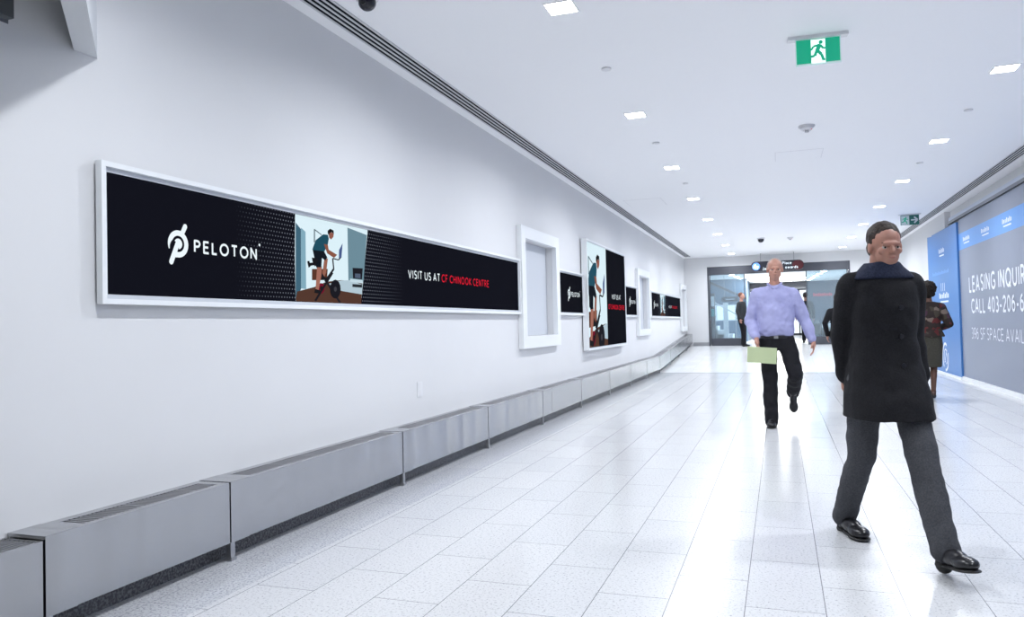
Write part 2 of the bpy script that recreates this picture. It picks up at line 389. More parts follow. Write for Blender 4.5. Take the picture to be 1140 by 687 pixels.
# ------------------------------------------------------------------ framed displays
XF, XS_ = -2.80, -2.822
ART={
 'bg':[(3.980,1.890),(4.860,1.893),(4.745,1.340),(3.958,1.338)],
 'win':[(3.983,1.834),(4.037,1.798),(4.029,1.425),(3.986,1.348),(3.969,1.348)],
 'jamb':[(4.037,1.808),(4.085,1.787),(4.082,1.422),(4.029,1.425)],
 'floor':[(4.082,1.422),(4.173,1.440),(4.311,1.481),(4.494,1.500),(4.771,1.503),(4.745,1.340),(3.961,1.338),(3.986,1.404)],
 'rug':[(4.329,1.467),(4.494,1.498),(4.600,1.505),(4.771,1.481),(4.758,1.411),(4.492,1.426),(4.437,1.456)],
 'conc':[(4.580,1.871),(4.841,1.847),(4.782,1.504),(4.580,1.504)],
 'fbox':[(4.637,1.594),(4.775,1.599),(4.762,1.519),(4.640,1.520)],
 'fire':[(4.667,1.556),(4.742,1.558),(4.741,1.525),(4.666,1.526)],
 'table':[(4.600,1.516),(4.772,1.514),(4.767,1.490),(4.600,1.495)],
 'tleg':[(4.629,1.480),(4.760,1.481),(4.759,1.459),(4.628,1.459)],
 'pic':[(4.173,1.814),(4.184,1.815),(4.260,1.789),(4.260,1.782),(4.186,1.806),(4.183,1.732),(4.170,1.726)],
 'box':[(4.143,1.554),(4.323,1.566),(4.312,1.491),(4.141,1.482)],
 'legb':[(4.284,1.628),(4.327,1.636),(4.303,1.540),(4.273,1.499),(4.253,1.505)],
 'legf':[(4.194,1.572),(4.248,1.578),(4.243,1.527),(4.206,1.417),(4.172,1.418),(4.192,1.504)],
 'shirt':[(4.269,1.790),(4.325,1.793),(4.335,1.767),(4.319,1.719),(4.279,1.677),(4.179,1.659),(4.144,1.680),(4.182,1.742)],
 'shorts':[(4.147,1.677),(4.277,1.679),(4.313,1.640),(4.289,1.619),(4.250,1.633),(4.241,1.571),(4.185,1.567)],
 'arm':[(4.275,1.727),(4.319,1.726),(4.329,1.694),(4.429,1.668),(4.392,1.644),(4.310,1.668)],
 'face':[(4.332,1.804),(4.361,1.813),(4.394,1.809),(4.387,1.785),(4.360,1.765),(4.335,1.775)],
 'hair':[(4.319,1.819),(4.349,1.836),(4.391,1.829),(4.393,1.807),(4.368,1.814),(4.343,1.807),(4.332,1.790),(4.320,1.801)],
 'shoef':[(4.164,1.427),(4.223,1.420),(4.214,1.398),(4.155,1.401)],
 'shoeb':[(4.239,1.512),(4.312,1.506),(4.308,1.489),(4.235,1.489)],
 'mon':[(4.451,1.702),(4.497,1.753),(4.481,1.656),(4.447,1.646)],
 'db1':[(4.079,1.598),(4.104,1.603),(4.114,1.567),(4.094,1.558)],
 'db2':[(4.103,1.590),(4.178,1.599),(4.177,1.583),(4.107,1.570)],
 'seat':[(4.129,1.626),(4.195,1.626),(4.195,1.611),(4.160,1.570),(4.141,1.588)],
 'l1':[(4.169,1.589),(4.316,1.458),(4.334,1.465),(4.186,1.596)],
 'l2':[(4.371,1.639),(4.381,1.564),(4.397,1.566),(4.387,1.641)],
 'l3':[(4.380,1.571),(4.276,1.483),(4.294,1.476),(4.399,1.564)],
 'l4':[(4.180,1.347),(4.386,1.541),(4.365,1.547),(4.160,1.353)],
 'l5':[(4.297,1.471),(4.450,1.341),(4.472,1.349),(4.318,1.480)],
 'l6':[(4.371,1.636),(4.441,1.630),(4.445,1.638),(4.376,1.644)],
 'l7':[(4.448,1.632),(4.483,1.656),(4.471,1.661),(4.437,1.636)],
 'wheel':[(4.471,1.437),(4.465,1.412),(4.450,1.391),(4.428,1.376),(4.403,1.371),(4.378,1.375),(4.357,1.388),(4.344,1.408),(4.340,1.432),(4.346,1.456),(4.360,1.478),(4.382,1.492),(4.407,1.499),(4.432,1.495),(4.453,1.482),(4.467,1.462)],
 'crank':[(4.282,1.435),(4.278,1.421),(4.269,1.409),(4.255,1.401),(4.239,1.398),(4.224,1.400),(4.211,1.407),(4.202,1.418),(4.199,1.431),(4.203,1.445),(4.212,1.457),(4.226,1.465),(4.241,1.468),(4.257,1.466),(4.270,1.459),(4.279,1.448)],
 'hub':[(4.423,1.435),(4.422,1.429),(4.417,1.424),(4.411,1.420),(4.404,1.418),(4.397,1.419),(4.392,1.423),(4.388,1.428),(4.387,1.434),(4.388,1.440),(4.392,1.446),(4.398,1.449),(4.405,1.451),(4.412,1.450),(4.418,1.447),(4.422,1.441)],
 'crank2':[(4.261,1.434),(4.259,1.428),(4.256,1.423),(4.250,1.420),(4.243,1.418),(4.237,1.419),(4.231,1.422),(4.228,1.427),(4.227,1.432),(4.228,1.438),(4.232,1.443),(4.238,1.447),(4.244,1.448),(4.251,1.447),(4.256,1.444),(4.260,1.439)],
}
ARTC = {'bg':(.72,.88,.95),'win':(.05,.13,.19),'jamb':(.22,.40,.50),'floor':(.085,.038,.024),'rug':(.45,.58,.66),'conc':(.15,.26,.32),
 'fbox':(.01,.01,.015),'fire':(.08,.11,.17),'table':(.55,.7,.78),'tleg':(.02,.025,.03),'pic':(.10,.15,.18),'box':(.10,.035,.02),
 'legb':(.30,.12,.08),'legf':(.36,.15,.11),'shirt':(.012,.075,.115),'shorts':(.004,.007,.012),'arm':(.25,.09,.055),'face':(.28,.10,.07),
 'hair':(.006,.005,.006),'shoef':(.01,.01,.012),'shoeb':(.01,.01,.012),'mon':(.06,.10,.25),'db1':(.008,.008,.01),'db2':(.008,.008,.01),
 'seat':(.008,.008,.01),'l1':(.01,.01,.014),'l2':(.02,.02,.03),'l3':(.01,.01,.014),'l4':(.01,.01,.014),'l5':(.015,.015,.02),'l6':(.008,.008,.01),
 'l7':(.01,.01,.012),'wheel':(.008,.008,.012),'crank':(.16,.004,.02),'hub':(.05,.05,.06),'crank2':(.01,.01,.01)}
ORDER = ['bg','win','jamb','floor','rug','conc','fbox','fire','table','tleg','pic','box','legb','l1','crank','crank2','l3','l4','l5','wheel','hub','l2','legf','shirt','shorts','shoeb','shoef','arm','face','hair','l6','l7','mon','db1','db2','seat']
AM = {}
def clip(poly, a0,a1,b0,b1):
    def cut(P, ins, inter):
        out = []
        for i in range(len(P)):
            p,q = P[i-1],P[i]
            if ins(q):
                if not ins(p): out.append(inter(p,q))
                out.append(q)
            elif ins(p): out.append(inter(p,q))
        return out
    def ix(v): return lambda p,q: (v, p[1]+(q[1]-p[1])*(v-p[0])/(q[0]-p[0]))
    def iy(v): return lambda p,q: (p[0]+(q[0]-p[0])*(v-p[1])/(q[1]-p[1]), v)
    P = poly
    for ins,it in ((lambda p:p[0]>=a0,ix(a0)),(lambda p:p[0]<=a1,ix(a1)),(lambda p:p[1]>=b0,iy(b0)),(lambda p:p[1]<=b1,iy(b1))):
        P = cut(P,ins,it)
        if len(P)<3: return []
    return P
def picture(x, fy, fzz, rect, parent, back=None):
    """the clip's photograph, flat on the screen: one mesh, one material slot per colour"""
    me = bpy.data.meshes.new('screen_picture'); bm = bmesh.new(); mats = []
    if back: polys = [('bg',[(rect[0],rect[2]),(rect[1],rect[2]),(rect[1],rect[3]),(rect[0],rect[3])])]
    else: polys = []
    for k in ORDER: 
        if k=='bg' and back: continue
        polys.append((k,[(fy(a),fzz(b)) for a,b in ART[k]]))
    for i,(k,P) in enumerate(polys):
        P = clip(P,*rect)
        if len(P)<3: continue
        if k not in AM: AM[k] = glow('clip_'+k, ARTC[k], 1.0)
        if k not in mats: mats.append(k)
        f = bm.faces.new([bm.verts.new((x+.0004*(i+1),a,b)) for a,b in P]); f.material_index = mats.index(k)
    bmesh.ops.triangulate(bm, faces=bm.faces)
    bm.to_mesh(me); bm.free()
    for k in mats: me.materials.append(AM[k])
    o = bpy.data.objects.new('screen_picture',me); COL.objects.link(o); o.parent = parent
    return o

def logo(bm, place):
    """round cyclist mark: ring open at lower left, slanted stem with curled head"""
    def ring(cx,cy,r_o,r_i,a0,a1,n,taper=0):
        for i in range(n):
            q = []
            for j in (i,i+1):
                s = j/n; a = math.radians(a0+(a1-a0)*s)
                ti = r_i + (r_o-r_i)*max(0,1-s/.16)*taper
                q.append(((cx+r_o*math.cos(a),cy+r_o*math.sin(a)),(cx+ti*math.cos(a),cy+ti*math.sin(a))))
            bm.faces.new([bm.verts.new(place(*p)) for p in (q[0][0],q[1][0],q[1][1],q[0][1])])
    R = .068
    ring(0,0,R,R*.60,205,-112,40,taper=.8)
    def pill(a,b,w):
        a,b = Vector(a),Vector(b); stroke(bm,[a,b],w,place)
        for c in (a,b): bm.faces.new([bm.verts.new(place(c.x+w/2*math.cos(k*PI/8),c.y+w/2*math.sin(k*PI/8))) for k in range(16)])
    pill((.030,.060),(.048,.092),.027)
    pill((-.047,-.092),(-.002,.006),.028)
    ring(.000,.000,.027,.0,150,-80,14)
    # little hook that closes the ring onto the stem
    stroke(bm,[(-.034,-.052),(-.010,-.058)],.024,place)

def brand(parent, x, y0, z0=1.606):
    bm = bmesh.new(); logo(bm, lambda u,v:(x,y0+u,z0+v)); mk('screen_logo',bm,M['scr_white'],parent)
    bm = bmesh.new(); text(bm,'PELOTON',lambda u,v:(x,y0+.106+u,z0-.034+v),.498,.066,t=.20,gap=.40)
    bm.faces.new([bm.verts.new((x,y0+.627+.008*math.cos(k*PI/6),z0+.054+.008*math.sin(k*PI/6))) for k in range(12)])
    mk('screen_lettering',bm,M['scr_white'],parent)

def display(y0,y1,z0,z1,xf,xs,label,led,group=None,rim=.044):
    t = thing('wall_display',label,'display',(XL,(y0+y1)/2,z0-rim),group)
    r2 = rim*.46; a = XL+.016
    bm = B((a,xf,y0-rim,y0-r2,z0-rim,z1+rim),(a,xf,y1+r2,y1+rim,z0-rim,z1+rim),(a,xf,y0-r2,y1+r2,z0-rim,z0-r2),(a,xf,y0-r2,y1+r2,z1+r2,z1+rim))
    loc(mk('frame',bm,M['white'],t),t)
    x2 = xs+.003
    bm = B((a,x2,y0-r2,y0,z0-r2,z1+r2),(a,x2,y1,y1+r2,z0-r2,z1+r2),(a,x2,y0,y1,z0-r2,z0),(a,x2,y0,y1,z1,z1+r2))
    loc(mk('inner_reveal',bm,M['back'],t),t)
    loc(mk('wall_mount',B((XL+.001,a+.002,y0+.02,y1-.02,z0+.02,z1-.02)),M['grey_metal'],t),t)
    loc(mk('screen',B((XL+.004,xs,y0+.002,y1-.002,z0+.002,z1-.002)),led,t),t)
    return t
Z0,Z1 = 1.340,1.890
ident = lambda v:v
def big_display(off, y0, y1, label):
    led = led_mat('led_wall_dots', 3.98+off, 4.80+off)
    t = display(y0,y1,Z0,Z1,XF,XS_,label,led,'long wide displays')
    xs = XS_+.0008
    n0 = set(COL.objects)
    picture(xs,lambda v:v+off,ident,(3.97+off,4.86+off,Z0+.003,Z1-.003),t)
    brand(t,xs+.001,3.004+off)
    for s,a,b,m_ in (('VISIT US AT',5.483,6.095,'scr_white'),('CF CHINOOK CENTRE',6.127,7.286,'scr_red')):
        words(s,lambda u,v:(xs+.001,a+off+u,1.566+v),b-a,.070,.17,.36,'screen_lettering',M[m_],t)
    for o in set(COL.objects)-n0: loc(o,t)
    return t
big_display(0,2.579,8.215,'largest and nearest long black display with a cyclist picture, on the white left wall')
big_display(15.2,17.72,23.22,'farthest long black display, between the middle and farthest empty box frames')
M['led_plain'] = led_mat('led_wall_plain',0,0,False)
t = display(9.93,11.22,Z0,Z1,XF,XS_,'small black display with white logo, between nearest box frame and the tall display',M['led_plain'],'small logo displays',rim=.04)
n0 = set(COL.objects); brand(t,XS_+.002,10.44); [loc(o,t) for o in set(COL.objects)-n0]
t = display(14.32,15.82,Z0,Z1,XF,XS_,'small black display with white logo, between the tall display and second box frame',M['led_plain'],'small logo displays',rim=.04)
n0 = set(COL.objects); brand(t,XS_+.002,15.09); [loc(o,t) for o in set(COL.objects)-n0]
# tall display
XT = -2.745
t = display(11.29,14.25,.806,2.440,XT,XT-.008,'tall display with big cyclist picture beside black panel with red lettering',M['led_plain'],rim=.04)
n0 = set(COL.objects); xs = XT-.008+.0008
picture(xs,lambda v:11.957+(v-4.355)*3.4,lambda v:2.255+(v-1.826)*3.33,(11.295,12.62,.809,2.437),t,back=True)
for s,a,b,z,m_ in (('VISIT US AT',13.03,13.80,1.60,'scr_white'),('CF CHINOOK CENTRE',12.74,14.14,1.42,'scr_red')):
    words(s,lambda u,v:(xs+.001,a+u,z+v),b-a,.085,.19,.36,'screen_lettering',M[m_],t)
for o in set(COL.objects)-n0: loc(o,t)

# ------------------------------------------------------------------ empty box frames
lab = ['nearest empty white box frame, right of the largest display','middle empty white box frame, before the farthest long display','farthest empty white box frame, last on the left wall']
for (o0,o1,a,b),lb in zip(nY,lab):
    t = thing('box_frame',lb,'frame',(XL,(o0+o1)/2,.90),'empty box frames')
    z0,z1 = .897,2.335; xf = XF+.015
    loc(mk('frame',B((XL+.003,xf,o0,a,z0,z1),(XL+.003,xf,b,o1,z0,z1),(XL+.003,xf,a,b,z0,NZ[0]),(XL+.003,xf,a,b,NZ[1],z1)),M['white'],t),t)
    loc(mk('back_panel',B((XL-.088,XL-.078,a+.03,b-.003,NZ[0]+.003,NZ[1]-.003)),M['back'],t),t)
    loc(mk('shadow_gap',B((XL-.089,XL-.084,a+.003,a+.028,NZ[0]+.003,NZ[1]-.003)),M['dark'],t),t)

# wall outlet
t = thing('wall_outlet','small white outlet plate low on the left wall above the convectors','outlet',(XL,5.705,.65))
loc(mk('cover_plate',B((XL,XL+.006,5.66,5.75,.59,.715)),mat('plate',(.76,.77,.79),.4),t),t)
loc(mk('socket',B((XL+.006,XL+.008,5.687,5.723,.60,.645),(XL+.006,XL+.008,5.687,5.723,.66,.705)),M['plastic'],t),t)

# ------------------------------------------------------------------ ceiling fittings
def slot_diffuser(x0,x1,y0,y1,label):
    t = thing('slot_diffuser',label,'air vent',((x0+x1)/2,(y0+y1)/2,H),'linear slot diffusers')
    w = x1-x0; n = 4; p = (w-.006)/n
    bm = bmesh.new(); bs = bmesh.new()
    for i in range(n+1):
        a = x0+i*p; box(bm,a-.0085,a+.0085,y0,y1,H-.008,H-.0005)
    loc(mk('blade_frame',bm,M['slotw'],t),t)
    for i in range(n):
        bs = bmesh.new(); box(bs,x0+i*p+.0085,x0+(i+1)*p-.0085,y0,y1,H-.0045,H-.0005); loc(mk('slot',bs,M['slot'],t),t)
slot_diffuser(-2.735,-2.565,YB+.1,24.15,'four-slot linear air diffuser in the ceiling along the left wall')
slot_diffuser(2.85,3.02,YB+.1,24.15,'four-slot linear air diffuser in the ceiling along the right wall')

def downlight(x,y,label):
    t = thing('downlight',label,'ceiling light',(x,y,H),'square recessed downlights')
    s = .088; r = .100
    mk('trim_ring',B((-r,-s,-r,r,-.006,-.0005),(s,r,-r,r,-.006,-.0005),(-s,s,-r,-s,-.006,-.0005),(-s,s,s,r,-.006,-.0005)),M['ledtrim'],t)
    mk('diffuser',B((-s,s,-s,s,-.004,-.001)),M['led'],t)
    ld = bpy.data.lights.new('lamp','AREA'); ld.shape = 'SQUARE'; ld.size = 2*s; ld.energy = 38; ld.color = (.93,.96,1.0); ld.spread = math.radians(158)
    lo = bpy.data.objects.new('lamp',ld); COL.objects.link(lo); lo.parent = t; lo.location = (0,0,-.008)
    return t
ordn = ['nearest','second','third','fourth','fifth','sixth','seventh','farthest']
d0 = downlight(-1.275,4.706,'nearest square downlight in the left row of the ceiling')
for i in range(-1,8):
    if i==0: continue
    c = copy_tree(d0,(-1.275-.007*max(i,0),4.706+2.72*i,H))
    c['label'] = ('%s square downlight in the left row of the ceiling'%ordn[i]) if i>0 else 'square downlight of the left row above and behind the camera'
for i in range(-2,7):
    c = copy_tree(d0,(1.84-.015*max(i,0),7.319+2.70*i,H))
    c['label'] = ('%s square downlight in the right row of the ceiling'%(ordn[i] if i<6 else 'farthest')) if i>=0 else 'square downlight of the right row above and behind the camera'

# sprinkler covers
for x,y,lb in ((-1.255,5.971,'nearest flat round sprinkler cover in the left row'),(-1.27,8.671,'second flat round sprinkler cover in the left row'),(-1.255,11.377,'third flat round sprinkler cover in the left row'),
             (1.841,8.63,'nearest flat round sprinkler cover in the right row'),(1.825,11.32,'second flat round sprinkler cover in the right row')):
    bm = bmesh.new(); cyl(bm,(0,0,-.006),.040,.012,28,r2=.040); bmesh.ops.bevel(bm,geom=[e for e in bm.edges if e.is_manifold and abs(e.verts[0].co.z-e.verts[1].co.z)<1e-5],offset=.002,segments=1)
    o = mk('sprinkler_cover',bm,M['plastic']); o.location = (x,y,H-.001); tag(o,lb,'sprinkler','round sprinkler covers')
# smoke detector
def smoke(x,y,label,s=1):
    t = thing('smoke_detector',label,'smoke detector',(x,y,H))
    bm = bmesh.new(); cyl(bm,(0,0,-.008),.085*s,.014,32); mk('mounting_plate',bm,M['plastic'],t,True)
    bm = bmesh.new(); cyl(bm,(0,0,-.032),.050*s,.035,32,r2=.078*s); mk('sensor_body',bm,M['plastic'],t,True)
    bm = bmesh.new(); cyl(bm,(0,0,-.060),.022*s,.02,20)
    for k in range(6):
        a = k*PI/3; box(bm,.034*s*math.cos(a)-.004,.034*s*math.cos(a)+.004,.034*s*math.sin(a)-.004,.034*s*math.sin(a)+.004,-.056,-.046)
    mk('sensor_cap',bm,mat('detector_grey',(.45,.45,.48),.4),t)
    bm = bmesh.new(); ball(bm,(.045*s,-.03,-.047),(.005,.005,.005),8,6); mk('indicator',bm,M['scr_red'],t)
smoke(.331,8.605,'round white smoke detector on the ceiling beyond the green exit sign')
smoke(.30,19.97,'tiny far white smoke detector on the ceiling near the overhead sign',.9)
def dome(x,y,r,label):
    t = thing('security_camera',label,'camera',(x,y,H))
    bm = bmesh.new(); cyl(bm,(0,0,-.015),r*1.25,.03,32); mk('housing',bm,M['plastic'],t,True)
    bm = bmesh.new(); ball(bm,(0,0,-.045),(r,r,r*.95),28,16); mk('dome_cover',bm,mat('smoked_dome',(.02,.02,.03),.08),t,True)
    bm = bmesh.new(); cyl(bm,(0,-r*.75,-.06),r*.35,r*.5,16,ax='y'); mk('lens',bm,M['black'],t)
dome(-2.335,4.07,.055,'dark dome security camera at the top edge beside the slot diffuser')
dome(-.385,19.76,.075,'small dark dome security camera far down the ceiling')
# access panels (thin frames set into the ceiling)
for x0,x1,y0,y1,lb in ((.006,.558,9.82,10.37,'faint square ceiling access panel between the downlight rows'),(-2.40,-1.79,12.5,13.3,'faint square ceiling access panel left of the left downlight row')):
    t = thing('access_panel',lb,'hatch',((x0+x1)/2,(y0+y1)/2,H),'ceiling access panels')
    g = .004
    loc(mk('panel',B((x0+g,x1-g,y0+g,y1-g,H-.0025,H-.0005)),M['ceil'],t),t)
    loc(mk('edge_frame',B((x0,x0+g,y0,y1,H-.002,H-.0005),(x1-g,x1,y0,y1,H-.002,H-.0005),(x0,x1,y0,y0+g,H-.002,H-.0005),(x0,x1,y1-g,y1,H-.002,H-.0005)),mat('panel_edge',(.6,.6,.63),.6),t),t)

# ------------------------------------------------------------------ exit signs
M['green'] = mat('exit_green',(.0,.23,.13),.3,emit=(.0,.28,.16),estr=.9)
M['exit_white'] = mat('exit_white',(.8,.9,.85),.3,emit=(.80,.98,.92),estr=.85)
M['acryl'] = mat('acrylic_edge',(.75,.88,.86),.15,emit=(.4,.6,.58),estr=.25)
def runner(bm, P, s, flip=1):
    """running man pictogram about one unit high"""
    w = .12
    def seg(a,b,w=w): stroke(bm,[a,b],w*s,P)
    def dot(c,r): bm.faces.new([bm.verts.new(P(c[0]+r*math.cos(k*PI/6),c[1]+r*math.sin(k*PI/6))) for k in range(12)])
    f = lambda x,y:(flip*x*s,y*s)
    dot(f(.10,.36),.085*s)
    seg(f(.06,.27),f(-.06,-.02),.17); seg(f(.08,.25),f(-.20,.20),.09); seg(f(-.20,.20),f(-.30,.04),.08)
    seg(f(.08,.24),f(.20,.08),.09); seg(f(.20,.08),f(.36,.09),.08)
    seg(f(-.04,0),f(.12,-.18),.13); seg(f(.12,-.18),f(.20,-.44),.11); seg(f(.18,-.42),f(.27,-.42),.08)
    seg(f(-.07,0),f(-.16,-.22),.12); seg(f(-.16,-.22),f(-.42,-.26),.10)
# near sign: green field, white square in the middle with the runner
Y = 5.90
t = thing('exit_sign','green and white running-man exit sign with white centre square, nearest hanging from the ceiling','sign',(.32,Y,H),'exit signs')
t.rotation_euler = (0,0,math.radians(4))
ang = 0
mk('mounting_bar',B((-.205,.205,-.035,.035,-.022,-.0005)),M['plastic'],t)
mk('sign_plate',B((-.152,.156,-.007,.007,-.212,-.022)),M['acryl'],t)
mk('green_field',B((-.147,.148,-.0095,-.007,-.200,-.026)),M['green'],t)
mk('pictogram_field',B((-.047,.050,-.0105,-.0095,-.203,-.030)),M['exit_white'],t)
bm = bmesh.new(); runner(bm,lambda u,v:(.003+u,-.0115,-.113+v),.165); mk('running_man',bm,M['green'],t)
# far sign: runner left, arrow right
t = thing('exit_sign','small far green exit sign with running man and white arrow pointing right','sign',(2.50,16.85,H),'exit signs')
mk('mounting_bar',B((-.20,.20,-.035,.035,-.022,-.0005)),M['plastic'],t)
M['green2'] = mat('unlit_green',(.03,.16,.13),.35); M['white2'] = mat('unlit_white',(.70,.76,.78),.4)
mk('sign_plate',B((-.165,.165,-.007,.007,-.220,-.022)),M['green2'],t)
mk('pictogram_field',B((-.155,-.01,-.009,-.007,-.212,-.034)),M['white2'],t)
bm = bmesh.new(); runner(bm,lambda u,v:(-.083+u,-.0105,-.122+v),.15); mk('running_man',bm,M['green'],t)
bm = bmesh.new(); P = lambda u,v:(u,-.0095,v)
stroke(bm,[(.022,-.122),(.12,-.122)],.026,P); stroke(bm,[(.078,-.062),(.138,-.122)],.03,P); stroke(bm,[(.138,-.122),(.078,-.182)],.03,P)
mk('arrow',bm,M['white2'],t)

# ------------------------------------------------------------------ hoarding on the right
M['hgrey'] = mat('hoarding_grey',(.245,.275,.355),.45)
M['hblue'] = mat('hoarding_blue',(.055,.195,.50),.4)
M['hband'] = mat('hoarding_band',(.13,.33,.72),.4)
M['print'] = mat('print_white',(.85,.88,.95),.5)
xh = 3.095
t = thing('hoarding','long grey shop hoarding with blue top band and white leasing notice','hoarding',(3.12,8,0))
n0 = set(COL.objects)
mk('board',B((xh,xh+.03,YB+.05,15.60,.07,2.895)),M['hgrey'],t)
mk('blue_band',B((xh-.002,xh,YB+.05,15.60,2.34,2.635)),M['hband'],t)
xp = xh-.003
R_ = lambda y0,z0:(lambda u,v:(xp,y0-u,z0+v))
def htext(s,y0,y1,z,h,t_,gap):
    words(s,R_(y0,z),y0-y1,h,t_,gap,'lettering',M['print'],t,stag=Vector((-1,0,0)))
htext('LEASING INQUIRIES',14.94,11.15,1.555,.275,.18,.36)
htext('CALL 403-206-64',14.83,11.60,1.198,.245,.18,.34)
htext('396 SF SPACE AVAILABLE',14.88,11.15,.765,.190,.11,.28)
def scribble(y0,w,z,h,par,x,rows=2):
    """small white mark: a row of blurred letter-like bars above a thin line"""
    bm = bmesh.new(); n = 7
    for k in range(n):
        a = y0-w*k/n; hh = h*(1.0 if k in (0,3,5) else .75)
        bm.faces.new([bm.verts.new((x,a-q[0],z+q[1])) for q in ((0,0),(w/n*.62,0),(w/n*.62,hh),(0,hh))])
    bm.faces.new([bm.verts.new((x,y0-q[0],z-h*.75+q[1])) for q in ((w*.1,0),(w*.9,0),(w*.9,h*.3),(w*.1,h*.3))])
    mk('small_print_mark',bm,M['print'],par)
for y0 in (15.25,13.97,12.75,11.4): scribble(y0,.50,2.475,.07,t,xh-.0035)
for o in set(COL.objects)-n0: loc(o,t)
t = thing('end_board','tall blue end panel of the hoarding printed with small white marks','board',(3.08,17.1,0))
n0 = set(COL.objects); xb = 3.06
mk('board',B((xb,xh-.001,15.60,YR0,.05,2.86),(xb,xh-.001,YR0,18.45,.05,2.86-.02),f=lambda y:fz(y)),M['hblue'],t)
scribble(17.25,.55,2.42,.09,t,xb-.001); scribble(17.35,.95,1.515,.11,t,xb-.001)
bm = bmesh.new()
for k in range(16):
    a = 17.95-.10*k; bm.faces.new([bm.verts.new((xb-.001,a-q[0],2.0+q[1]+.0*k)) for q in ((0,0),(.055,0),(.055,.05+.02*(k%3==0)),(0,.05+.02*(k%3==0)))])
mk('small_print_mark',bm,M['hband'],t)
bm = bmesh.new()
for k in range(3):
    a = 17.15-.16*k; bm.faces.new([bm.verts.new((xb-.001,a-q[0],1.66+q[1])) for q in ((0,0),(.03,0),(.03,.16),(0,.16))])
for k in range(3):
    a = 16.75-.14*k; bm.faces.new([bm.verts.new((xb-.001,a-q[0],.97+q[1])) for q in ((0,0),(.10,0),(.10,.16),(0,.16))])
mk('small_print_mark',bm,M['print'],t)
# round emblem of curved strokes
bm = bmesh.new(); P = lambda u,v:(xb-.001,16.95-u,.36+v)
def rarc(cx,cy,r,a0,a1,w): stroke(bm,[(cx+r*math.cos(math.radians(a0+(a1-a0)*i/16)),cy+r*math.sin(math.radians(a0+(a1-a0)*i/16))) for i in range(17)],w,P)
rarc(0,0,.26,60,230,.05); rarc(0,0,.26,-100,20,.05); rarc(.02,.02,.13,40,250,.03); rarc(.06,-.03,.10,-90,100,.03); stroke(bm,[(-.1,-.12),(.16,.14)],.025,P)
mk('round_emblem',bm,M['print'],t,stagger=Vector((-1,0,0)))
for o in set(COL.objects)-n0: loc(o,t)
# shutter rail over the hoarding
t = thing('shutter_rail','dark grey horizontal shutter rail above the hoarding','rail',(3.10,8,2.93))
loc(mk('rail',B((3.075,3.13,YB+.05,16.35,2.900,2.955),),M['grey_metal'],t),t)
loc(mk('cover_strip',B((3.085,3.22,YB+.05,16.35,2.955,3.02),),mat('rail_cover',(.55,.60,.70),.35),t),t)
loc(mk('guide_groove',B((3.072,3.078,YB+.05,16.35,2.893,2.903),),M['dark'],t),t)

# ------------------------------------------------------------------ entrance at the far end
M['frame_grey'] = mat('door_frame_grey',(.085,.09,.11),.4,.3)
gm = mat('clear_glass',(.80,.88,.92),.03); M['glass'] = gm
nt = gm.node_tree; mixs = N(gm,'ShaderNodeMixShader'); tr = N(gm,'ShaderNodeBsdfTransparent'); tr.inputs[0].default_value = (.72,.82,.88,1)
out = nt.nodes['Material Output']; L(gm,tr.outputs[0],mixs.inputs[1]); L(gm,bsdf(gm).outputs[0],mixs.inputs[2]); mixs.inputs[0].default_value = .14
L(gm,mixs.outputs[0],out.inputs['Surface'])
struct('trim_3', B((OX0,OX1,YF+.02,YF+.14,2.655,OZ),(OX0,OX0+.05,YF-.01,YF+.14,ZR,OZ),(OX1-.06,OX1,YF-.01,YF+.14,ZR,OZ)), M['frame_grey'])
def glass_panel(x0,x1,label):
    t = thing('glass_partition',label,'glass',((x0+x1)/2,YF+.08,ZR))
    loc(mk('pane',B((x0,x1,YF+.075,YF+.085,ZR+.10,2.655)),M['glass'],t),t)
    loc(mk('bottom_rail',B((x0,x1,YF+.05,YF+.11,ZR,ZR+.24)),M['frame_grey'],t),t)
    loc(mk('edge_stile',B((x0-.012,x0+.012,YF+.06,YF+.10,ZR+.24,2.655),(x1-.012,x1+.012,YF+.06,YF+.10,ZR+.24,2.655)),M['frame_grey'],t),t)
glass_panel(OX0+.07,-1.02,'fixed glass panel filling the left side of the far entrance')
glass_panel(.80,OX1-.08,'fixed glass panel filling the right side of the far entrance')

# pill-shaped overhead sign
def capsule_mesh(x0,x1,z0,z1,y0,y1,n=14):
    bm = bmesh.new(); r = (z1-z0)/2; c0 = x0+r; c1 = x1-r; zc = (z0+z1)/2; pts = []
    for k in range(n+1): a = PI/2+PI*k/n; pts.append((c0+r*math.cos(a),zc+r*math.sin(a)))
    for k in range(n+1): a = -PI/2+PI*k/n; pts.append((c1+r*math.cos(a),zc+r*math.sin(a)))
    A = [bm.verts.new((x,y0,z)) for x,z in pts]; Bq = [bm.verts.new((x,y1,z)) for x,z in pts]
    bm.faces.new(A); bm.faces.new(Bq)
    for k in range(len(pts)): bm.faces.new((A[k],A[(k+1)%len(pts)],Bq[(k+1)%len(pts)],Bq[k]))
    return bm
Ys = 24.2
t = thing('overhead_sign','dark pill-shaped overhead sign with blue round icon, hung before the far entrance','sign',(0,Ys,2.80))
n0 = set(COL.objects)
t.rotation_euler=(0,0,0)
mk('sign_body',capsule_mesh(-.79,.73,2.665,2.965,Ys,Ys+.12),mat('sign_dark',(.025,.027,.04),.35),t)
bm = bmesh.new()
for x in (-.5,.45): box(bm,x-.01,x+.01,Ys+.05,Ys+.07,2.95,H)
mk('hanger_rod',bm,M['steel_top'],t)
bm = bmesh.new(); cyl(bm,(-.635,Ys-.004,2.815),.115,.008,32,ax='y'); mk('round_icon',bm,mat('icon_blue',(.12,.25,.7),.4,emit=(.16,.36,.95),estr=.9),t)
